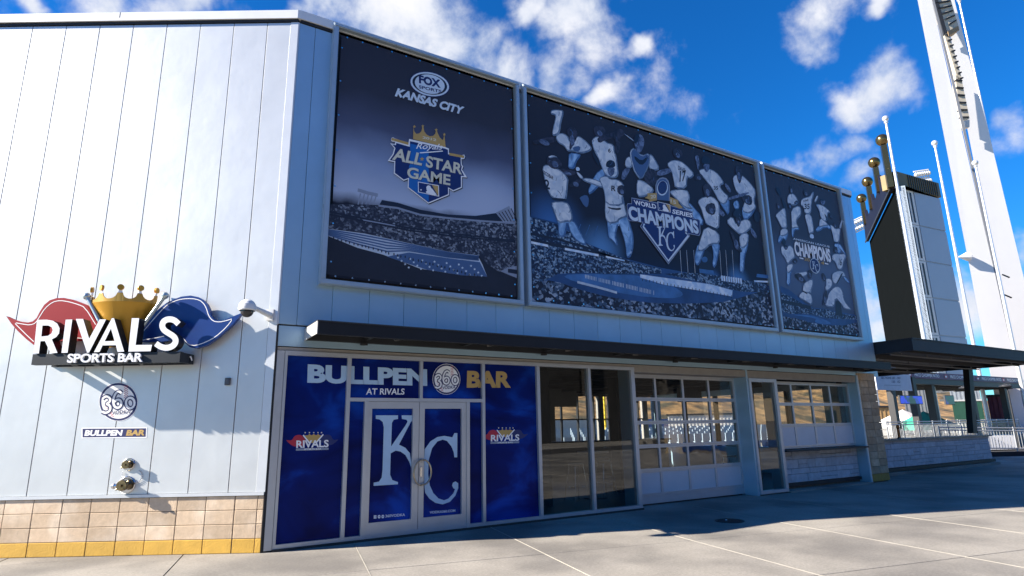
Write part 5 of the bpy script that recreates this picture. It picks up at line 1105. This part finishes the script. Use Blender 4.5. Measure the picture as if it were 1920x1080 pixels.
# section sign
Y = 6.0; (u0, z1), (u1, z0) = fac(1640, 699, -Y), fac(1711, 733, -Y)
t = thing('section_sign', 'pale grey hanging sign board listing seating sections', 'sign', FR((u0+u1)/2, -Y, z0))
q = MB(); q.box(FR, u0, u1, -Y-.05, -Y, z0, z1); q.build('board', mat('pale_sign_board', (.50, .55, .64), .5), t)
A = Art(fac, FR, -Y+.002); A.text('TOP OF THE PORCH', (1654, 704), (1687, 704), (1654, 700), PI['ink'], 1, bold=.02); A.text('SECTIONS 201 - 303', (1652, 710.5), (1688, 711), (1652, 706), PI['ink'], 1, bold=.02); A.text('150 - 152', (1672, 718), (1688, 718), (1672, 713.5), PI['ink'], 1, bold=.02)
A.line([(1658, 722), (1689, 723)], .03, PI['grey'], 1); A.build('lettering', [pm[k] for k in PM], t)
for u in (u0+.3, u1-.3):
    q = MB(); q.cyl(FR(u, -Y-.025, z1), FR(u, -Y-.025, z1+.45), .02, None, 8); q.build('hanger', m_black, t)

# ------------------------------------------------------------------ pavilions behind the patio
def slab_building(name, label, x0, x1, ytop, d, depth, h_dark, mw, mlow, z0=0.):
    """small flat-fronted building facing the camera's heading"""
    a, c = at(x0, ytop, d), at(x1, ytop, d); zt = (a[2]+c[2])/2; e = c-a; e[2] = 0; L = np.linalg.norm(e); e /= L; nn_ = CAM-(a+c)/2; nn_[2] = 0; nn_ /= np.linalg.norm(nn_)
    fr = lambda x, o, z: np.array([a[0], a[1], 0])+e*x+nn_*o+np.array([0, 0, z])
    t = thing(name, label, 'building', (*(a+e*L/2)[:2], 0))
    q = MB(); q.box(fr, 0, L, -depth, 0, 0, h_dark); q.build('lower_wall', mlow, t)
    q = MB(); q.box(fr, -.05, L+.05, -depth, .05, h_dark, h_dark+.12); q.build('band', m_railw, t)
    q = MB(); q.box(fr, 0, L, -depth, .0, h_dark+.12, zt); up_ = q.build('upper_wall', mw, t)
    nr = int(L/.35)
    for k in range(nr):
        q = MB(); q.box(fr, k*.35+.04, k*.35+.12, .0, .04, h_dark+.12, zt-.02); q.build('rib', mw, up_)
    q = MB(); q.box(fr, -.15, L+.15, -depth, .15, zt, zt+.15); q.build('roof_edge', m_steel_dark, t)
    return t
m_corr = mat('corrugated_grey', (.34, .38, .42), .5, .3); m_green = mat('dark_green_board', (.012, .075, .05), .6); m_grey2 = mat('grey_stand', (.22, .23, .25), .7)
slab_building('green_pavilion', 'pavilion with corrugated grey top and dark green lower wall beyond the patio', 1777, 1833, 714, 52, 6, 3.15, m_corr, m_green)
slab_building('stand_building', 'plain grey stand building behind the section sign', 1690, 1748, 722, 56, 7, 1.9, m_grey2, m_corr)
tb = slab_building('tan_kiosk', 'tan kiosk with white base behind the end of the block pillar', 1640, 1676, 764, 50, 4, 1.0, mat('tan_kiosk_wall', (.36, .24, .11), .7), m_railw)
slab_building('burgundy_stall', 'small stall with burgundy upper wall beside the slanted column', 1850, 1878, 744, 44, 4, 1.5, mat('burgundy_wall', (.10, .012, .035), .6), mat('stall_yellow', (.50, .34, .10), .7))
slab_building('white_stand', 'white stand wall seen through the roll-up door', 1252, 1400, 778, 62, 4, .4, m_railw, mat('stand_pale_blue', (.30, .48, .60), .6))
def tent(label, x, ytop, d, w, m):
    p = at(x, ytop, d); t = thing('market_tent', label, 'tent', (p[0], p[1], .55), 0, 'market tents'); ap = np.array([p[0], p[1], p[2]]); ze = p[2]-1.0
    cs_ = [np.array([p[0]+sx*w/2, p[1]+sy_*w/2, ze]) for sx, sy_ in ((-1, -1), (1, -1), (1, 1), (-1, 1))]
    q = MB()
    for i in range(4):
        q.face([cs_[i], cs_[(i+1) % 4], ap]); q.face([cs_[i], cs_[(i+1) % 4], cs_[(i+1) % 4]-np.array([0, 0, .25]), cs_[i]-np.array([0, 0, .25])])
    q.build('roof', m, t)
    for c in cs_:
        q = MB(); q.cyl((c[0], c[1], 0), c, .04, .04, 8); q.build('leg', m_railw, t)
m_tg = mat('tent_green', (.03, .30, .20), .7)
tent('pale green peaked tent beyond the terrace railing', 1731, 771, 42, 3.0, m_tg); tent('white peaked tent behind the dark patio columns', 1692, 768, 46, 3.0, mat('tent_white', (.72, .70, .68), .7))
def lamp(label, x, y, d):
    p = at(x, y, d); px_ = at(x+14, y+60, d); t = thing('street_lamp', label, 'street lamp', (px_[0], px_[1], 0), 0, 'patio street lamps')
    top = np.array([px_[0], px_[1], p[2]+.02]); q = MB(); q.cyl((px_[0], px_[1], 0), top-np.array([0, 0, .35]), .06, .045, 10); q.build('pole', m_steel_dark, t)
    h = p-top; pts = [top-np.array([0, 0, .35])]+[top-np.array([0, 0, .35])*(1-math.sin(f*math.pi/2))+h*(1-math.cos(f*math.pi/2))*.8+np.array([0, 0, .12*math.sin(f*math.pi)]) for f in (.25, .5, .75, 1)]
    q = MB(); q.tube(pts, .03, 8); q.build('arm', m_steel_dark, t)
    q = MB(); q.lathe(p+np.array([0, 0, .17]), (0, 0, -1), [(0, .04), (.05, .10), (.14, .33), (.20, .36), (.21, .30), (.27, .22), (.30, .001)], 18); q.build('shade', m_steel_dark, t)
lamp('dark dome street lamp just left of the slanted canopy column', 1812, 727, 33); lamp('dark dome street lamp against the white light tower leg', 1886, 724, 36)

# ------------------------------------------------------------------ flagpoles
m_flag = mat('flagpole_silver', (.66, .67, .69), .3, .5)
for x, y, d, r_, lb in ((1660, 222, 40, .105, 'nearest tall silver flagpole in front of the scoreboard'), (1752, 268, 44, .10, 'silver flagpole right of the scoreboard'), (1828, 305, 43, .095, 'silver flagpole in front of the white light tower'), (1798, 0, 60, .12, 'slim mast rising behind the top of the light tower')):
    p = at(x, y, d); t = thing('flagpole', lb, 'flagpole', (p[0], p[1], 0), 0, 'flagpoles')
    q = MB(); q.cyl((p[0], p[1], 0), (p[0], p[1], p[2]-.4), r_*1.5, r_*.75, 14); q.build('pole', m_flag, t)
    q = MB(); q.lathe((p[0], p[1], p[2]-.4), (0, 0, 1), [(0, r_*.75), (.05, r_*1.3), (.12, r_*1.3), (.15, r_*.5), (.30, r_*.5)], 12); q.sphere((p[0], p[1], p[2]-.02), .22, 14, 8); q.build('finial', m_flag, t)

# ------------------------------------------------------------------ floodlight tower
m_tower = mat('white_tower_paint', (.74, .73, .72), .55, 0, .03, .3)
m_beige = mat('gantry_beige', (.48, .43, .34), .6, .1, .1, 1)
lt = thing('floodlight_tower', 'huge white two-legged floodlight tower with beige stair gantry', 'light tower', (53.3, 9.5, 0))
def leg_(pl, d, name):
    k = d/45.; q = MB(); n_ = len(pl); lv = []
    for (l, r, z) in pl:
        a = CAM+(np.array([*l, z])-CAM)*np.array([k, k, 1]); c = CAM+(np.array([*r, z])-CAM)*np.array([k, k, 1]); zz = HC+(z-HC)*k if z > 0 else z
        a[2] = c[2] = zz; ra = a-CAM; ra[2] = 0; ra *= 1.6/np.linalg.norm(ra); rc = c-CAM; rc[2] = 0; rc *= 1.6/np.linalg.norm(rc); lv.append([a, c, c+rc, a+ra])
    for A_, B_ in zip(lv, lv[1:]):
        for i in range(4): q.face([A_[i], A_[(i+1) % 4], B_[(i+1) % 4], B_[i]])
    q.face(lv[0][::-1]); q.face(lv[-1]); q.build(name, m_tower, lt)
leg_([((52.05, 10.44), (53.85, 9.32), 0.), ((52.10, 10.41), (53.66, 9.43), 12), ((52.16, 10.36), (53.30, 9.67), 32), ((52.2, 10.33), (53.05, 9.80), 46)], 45, 'leg')
leg_([((53.55, 9.52), (55.7, 8.17), 0.), ((53.68, 9.43), (55.55, 8.27), 9), ((53.86, 9.32), (55.28, 8.45), 25), ((54.1, 9.17), (54.9, 8.68), 36), ((54.25, 9.08), (54.75, 8.77), 45)], 48, 'leg')
def slabpx(P, d, th, name, m):
    q = MB(); q.prism([at(x, y, d) for x, y in P], HD*th); return q.build(name, m, lt)
slabpx([(1748, -10), (1780, -10), (1797, 48), (1776, 62), (1758, 26)], 47, .5, 'platform', m_beige)
slabpx([(1769, 60), (1778, 58), (1803, 145), (1796, 150)], 47, .4, 'stair_flight', m_beige)
slabpx([(1791, 140), (1803, 148), (1818, 222), (1801, 228)], 47, .5, 'stair_flight', m_beige)
for k in range(9):
    f = k/8; slabpx([(1774+f*26, 64+f*82), (1782+f*24, 62+f*82), (1783+f*24, 64+f*82), (1775+f*26, 67+f*82)], 46.9, .3, 'tread', m_steel_dark)
for k in range(6):
    f = k/5; slabpx([(1793+f*8, 148+f*70), (1805+f*12, 150+f*68), (1805+f*12, 152+f*68), (1793+f*8, 151+f*70)], 46.9, .3, 'tread', m_steel_dark)
slabpx([(1749, -10), (1756, -10), (1776, 60), (1770, 64)], 46.9, .25, 'handrail', m_steel_dark)
for k in range(5): slabpx([(1752+k*7, 4+k*10), (1782+k*3, 0+k*9), (1782+k*3, 2+k*9), (1752+k*7, 7+k*10)], 46.9, .2, 'brace', m_steel_dark)
slabpx([(1778, 58), (1797, 48), (1799, 56), (1780, 66)], 46.8, .8, 'platform_box', mat('gantry_box', (.28, .20, .12), .7))
slabpx([(1802, 228), (1818, 224), (1818, 238), (1803, 240)], 46.8, .6, 'landing', m_railw)
cq = at(1797, 482, 44.6); ce = at(1815, 481, 44.8); q = MB(); q.cyl(cq, ce, .03, .36, 14); q.build('horn_speaker', m_tower, lt)
for (xa, ya) in ((1880, 515), (1884, 553)):
    p0, p1 = at(xa, ya, 46), at(xa+12, ya+5, 45.2); q = MB(); q.cyl(p0, p1, .06, None, 8); q.build('bracket', m_steel_dark, lt)
for P, d in (([(1749.5, 0), (1752, 0), (1796, 180), (1850, 420), (1904, 660), (1898, 660), (1791, 180), (1747.5, 0)], 44.98),):
    slabpx(P, d, .05, 'leg_side_shade', m_grey2)  # grey strip painted in as the shaded side face of the left leg
# ------------------------------------------------------------------ crown scoreboard
sb0 = at(1663, 261, 85); eS = np.array([.82, .573, 0]); eS /= np.linalg.norm(eS); nS = np.array([eS[1], -eS[0], 0]); nS = -nS          # nS points at the camera side
if (CAM-sb0)@nS < 0: nS = -nS
SB = lambda t_, o, z: np.array([sb0[0], sb0[1], 0])+eS*t_+nS*o+np.array([0, 0, z])
sbd = thing('crown_scoreboard', 'tall dark scoreboard topped by a crown with four gold balls', 'scoreboard', SB(15, 0, 0))
m_led = mat('led_screen_off', (.0050, .0062, .007), .8, 0, .06, .6, spec=.0); m_crown = mat('crown_blue_steel', (.010, .013, .028), .7, .0, .1, .3, spec=.05)
m_sbside = mat('scoreboard_grey_side', (.30, .36, .44), .55, .1, .04, .2); m_gold2 = mat('crown_gold', (.17, .12, .05), .22, .9, .06, .5); m_goldcap = mat('gold_cap', (.12, .085, .02), .5, .1, .2, .5)
eC = at(1757.8, 369, 89.2)-at(1690, 351, 85); eC[2] = 0; Ls = np.linalg.norm(eC); eC /= Ls; Ls *= 1.22
B0 = SB(.3, 0, 0)
q = MB(); q.box(SB, .3, 30, -1.2, 0, 6, 35.9); q.build('screen', m_led, sbd)
prof = [(.3, 35.95), (30.2, 35.95)]
for tt in (28.6, 26.9):
    prof.append((tt, 41.0))
for tc_ in (26.9, 17.95, 8.98):
    prof += [(tc_-.8, 41.2), (tc_-1.6, 40.0), (tc_-3.0, 39.2), (tc_-4.5, 39.0), (tc_-6.0, 39.2), (tc_-7.4, 40.0), (tc_-8.2, 41.2)]
prof += [(.3, 41.4)]
q = MB(); q.prism([SB(a, .1, z) for a, z in prof], nS*.5); q.build('crown_front', m_crown, sbd)
q = MB(); q.box(SB, .3, 30.2, .62, .75, 35.75, 36.05); q.build('screen_trim', m_steel_dark, sbd)
for tt in (0.0, 8.98, 17.95, 26.9):
    q = MB(); q.box(SB, tt-.42, tt+.42, .2, 1.0, 38.6 if tt else 36.0, 42.9); po = q.build('crown_post', m_gold2, sbd)
    q = MB(); q.sphere(SB(tt, .65, 43.86), .92, 18, 12); q.build('crown_ball', m_gold2, po)
SE = lambda x, o, z: B0+eC*x+np.cross(eC, (0, 0, 1))*o+np.array([0, 0, z])
zt = at(1709, 351, 85.5)[2]; zc = at(1702, 322, 85.5)[2]; q = MB(); q.prism([SE(0, 0, 6), SE(Ls, 0, 6), SB(30, -1.3, 6), SB(.3, -1.3, 6)], (0, 0, zt-6)); q.build('body', m_sbside, sbd)
hrow = (zt-8)/5.
for r in range(5):
    za, zb = 8+r*hrow, 8+(r+1)*hrow
    q = MB(); q.box(SE, Ls*.40, Ls, .02, .12, za+.12, zb-.12); q.build('side_panel', m_sbside, sbd)
    q = MB(); q.box(SE, Ls*.03, Ls*.38, .02, .10, za+.05, zb-.05); lv_ = q.build('louvre_bay', m_railw, sbd)
    for k in range(4):
        q = MB(); q.box(SE, Ls*(.05+.08*k), Ls*(.085+.08*k), .10, .14, za+.4, zb-.4); q.build('louvre', m_steel_dark, lv_)
q = MB(); q.box(SE, .2, Ls+.2, -2.0, .3, zt+.1, zc); q.build('gold_cap', m_goldcap, sbd)
for k in range(14):
    q = MB(); q.box(SE, Ls*(.28+.05*k), Ls*(.28+.05*k)+.15, .3, .38, zt+.15, zc-.1); q.build('cap_rib', m_steel_dark, sbd)
# lattice light racks far behind the scoreboard
def lattice(label, x0, y0, x1, y1, d, slope):
    a, c = at(x0, y1, d), at(x1, y1+slope, d); h = at(x0, y0, d)[2]-a[2]; t = thing('floodlight_rack', label, 'light rack', (*(a+(c-a)/2)[:2], 0), 0, 'far floodlight racks'); U = np.array([0, 0, 1.])
    for z in (0, h*.5, h):
        q = MB(); q.cyl(a+U*z, c+U*z, .16, None, 6); q.build('chord', m_railw, t)
    n_ = 7
    for k in range(n_):
        f0, f1 = k/n_, (k+1)/n_; q = MB(); q.cyl(a+(c-a)*f0, a+(c-a)*f1+U*h, .11, None, 6); q.build('brace', m_railw, t)
        for z in (.25, .75):
            q = MB(); q.sphere(a+(c-a)*(f0+f1)/2+U*h*z-HD*.3, .45, 8, 6); q.build('floodlight', m_railw, t)
    q = MB(); m_ = (a+c)/2; q.cyl((a[0], a[1], 0), a, .5, .4, 10); q.build('mast', m_railw, t)
lattice('white lattice floodlight rack left of the scoreboard', 1596, 417, 1628, 440, 150, -15); lattice('white lattice floodlight rack peeking over the scoreboard top', 1718, 322, 1746, 350, 130, -4)

# ------------------------------------------------------------------ what the glass reflects: the tan building across the plaza
ob = thing('opposite_building', 'tan block building across the plaza, seen mirrored in the glass', 'building', (32, -14.5, 0))
m_tanw = mat('tan_block_wall', (.24, .185, .115), .9, 0, .12, 3)
q = MB(); q.box(lambda x, o, z: np.array([x, -14-o, z]), 33, 60, 0, 6, 0, 3.3); q.build('wall', m_tanw, ob)
q = MB(); q.box(lambda x, o, z: np.array([x, -14-o, z]), 24, 33, 0, 1.2, 0, 1.75); q.build('low_wall', m_tanw, ob)
q = MB(); q.box(lambda x, o, z: np.array([x, -14-o, z]), 24, 60, -.03, 0, .25, .65); q.build('blue_band', mat('blue_band', (.01, .03, .16), .6), ob)
q = MB(); q.box(lambda x, o, z: np.array([x, -14-o, z]), 32.8, 60.2, -.2, 6.2, 3.3, 3.5); q.build('roof_edge', m_steel_dark, ob)
for x in (36, 43, 50):
    q = MB(); q.box(lambda X, o, z: np.array([X, -14-o, z]), x, x+2.4, -.05, 0, 1.2, 2.4); q.build('window', m_black, ob)

gs = thing('stadium_grandstand', 'tall dark stadium stand far across the plaza, mirrored in the windows', 'grandstand', (30, -48, 0)); m_gs = mat('dark_stand', (.035, .032, .03), .9, 0, .3, .3)
for k in range(12):
    q = MB(); q.box(lambda x, o, z: np.array([x, -45-o, z]), -50+k*13, -37.4+k*13, 0, 10, 0, 15+3*math.sin(k*1.7)); q.build('bay', m_gs, gs)
    q = MB(); q.box(lambda x, o, z: np.array([x, -45-o, z]), -50+k*13, -49.2+k*13, -.8, 0, 0, 14); q.build('pier', m_gs, gs)
# ------------------------------------------------------------------ what shows through the bar: field seats, outfield wall, foul pole, hillside
hb = MB(); nx, ny = 70, 14
def hz(x, y): return max(0, (y-130)*.29)*(1+.25*math.sin(x*.03+1)+.1*math.sin(x*.11)) if y > 130 else 0
V = [(-80+i*9, 128+j*9, min(29+3*math.sin(i*.5), hz(-80+i*9, 128+j*9))+random.uniform(-.4, .4)-.5) for j in range(ny) for i in range(nx)]
hb.idx(V, [(j*nx+i, j*nx+i+1, (j+1)*nx+i+1, (j+1)*nx+i) for j in range(ny-1) for i in range(nx-1)], 0, True)
hl = hb.build('hillside', mat('dry_grass_hill', (.26, .15, .055), .95, 0, .7, .22, second=(.045, .04, .02), sec_scale=.09)); props(hl, 'dry brown hillside beyond the field', 'hill', kind='structure')
ow = thing('outfield_wall', 'long pale outfield wall below the brown hillside', 'wall', (60, 100, 0))
for k in range(12):
    q = MB(); q.box(lambda x, o, z: np.array([x, 100+o, z]), -20+k*12, -8.1+k*12, 0, .4, 0, 3.2); q.build('wall_panel', [m_railw, mat('wall_blue_panel', (.03, .10, .30), .6), m_corr][k % 3], ow)
fp = at(1131, 800, 55); t = thing('foul_pole', 'yellow foul pole seen through the windows of the bar', 'foul pole', (fp[0], fp[1], 0)); m_fy = mat('foul_pole_yellow', (.75, .55, .03), .5)
for dx in (-.28, .28):
    q = MB(); q.cyl((fp[0]+dx, fp[1], 0), (fp[0]+dx, fp[1], 12), .10, .10, 10); q.build('pole', m_fy, t)
for k in range(24):
    q = MB(); q.cyl((fp[0]-.28, fp[1], .8+k*.46), (fp[0]+.28, fp[1], .8+k*.46), .03, None, 6); q.build('rung', m_fy, t)
seat = MB(); m_seat = mat('stadium_seat_blue', (.30, .38, .46), .5)
for r in range(5):
    for k in range(60):
        x, y, z = 3+k*.62, 14+r*.9, .30+(.10*r)
        seat.box(lambda X, o, Z: np.array([x+X, y+o, z+Z]), 0, .48, -.05, .0, .0, .85); seat.box(lambda X, o, Z: np.array([x+X, y+o, z+Z]), 0, .48, .0, .40, .40, .45)
so = seat.build('stadium_seats', m_seat); props(so, 'rows of blue stadium seats behind the bar', 'seats', kind='stuff')
q = MB()
for r in range(5): q.box(lambda X, o, Z: np.array([X, o, Z]), 2, 42, 13.6+r*.9, 14.5+r*.9, -.03, .30+.10*r)
st_ = q.build('seating_steps', m_concrete); props(st_, 'concrete seating steps behind the bar', 'steps', kind='structure')

# ------------------------------------------------------------------ bar furniture behind the glass
m_seatd = mat('stool_dark', (.03, .025, .02), .5)
def stool(x, y, lb):
    t = thing('bar_stool', lb, 'stool', (x, y, .03), 0, 'bar stools inside the glass front')
    q = MB(); q.lathe((x, y, .76), (0, 0, 1), [(0, .001), (0, .17), (.04, .18), (.05, .15), (.05, .001)], 16); q.build('seat', m_seatd, t)
    for sx, sy_ in ((-1, -1), (1, -1), (1, 1), (-1, 1)):
        q = MB(); q.cyl((x+sx*.20, y+sy_*.20, .03), (x+sx*.11, y+sy_*.11, .76), .012, None, 8); q.build('leg', m_chrome, t)
    q = MB(); q.tube([(x+.165*math.cos(a), y+.165*math.sin(a), .32) for a in [i*math.pi/6 for i in range(13)]], .009, 6); q.build('foot_ring', m_chrome, t)
def table(x, y, lb):
    t = thing('high_table', lb, 'table', (x, y, .03), 0, 'high tables inside the glass front')
    q = MB(); q.lathe((x, y, 1.02), (0, 0, 1), [(0, .001), (0, .36), (.035, .36), (.035, .001)], 22); q.build('table_top', m_counter, t)
    q = MB(); q.cyl((x, y, .05), (x, y, 1.02), .04, None, 12); q.build('column', m_steel_dark, t)
    q = MB(); q.lathe((x, y, .03), (0, 0, 1), [(0, .28), (.02, .27), (.04, .05)], 18); q.build('base', m_steel_dark, t)
for i, (x, y, w) in enumerate(((5.6, 2.9, 'behind the first clear window'), (7.4, 1.9, 'behind the second clear window'), (9.6, 3.6, 'behind the roll-up door'), (12.4, 1.8, 'behind the glazed side panel'))):
    table(x, y, 'round high bar table '+w)
    stool(x-.62, y-.15, 'bar stool on the left of the table '+w); stool(x+.55, y+.30, 'bar stool on the right of the table '+w)
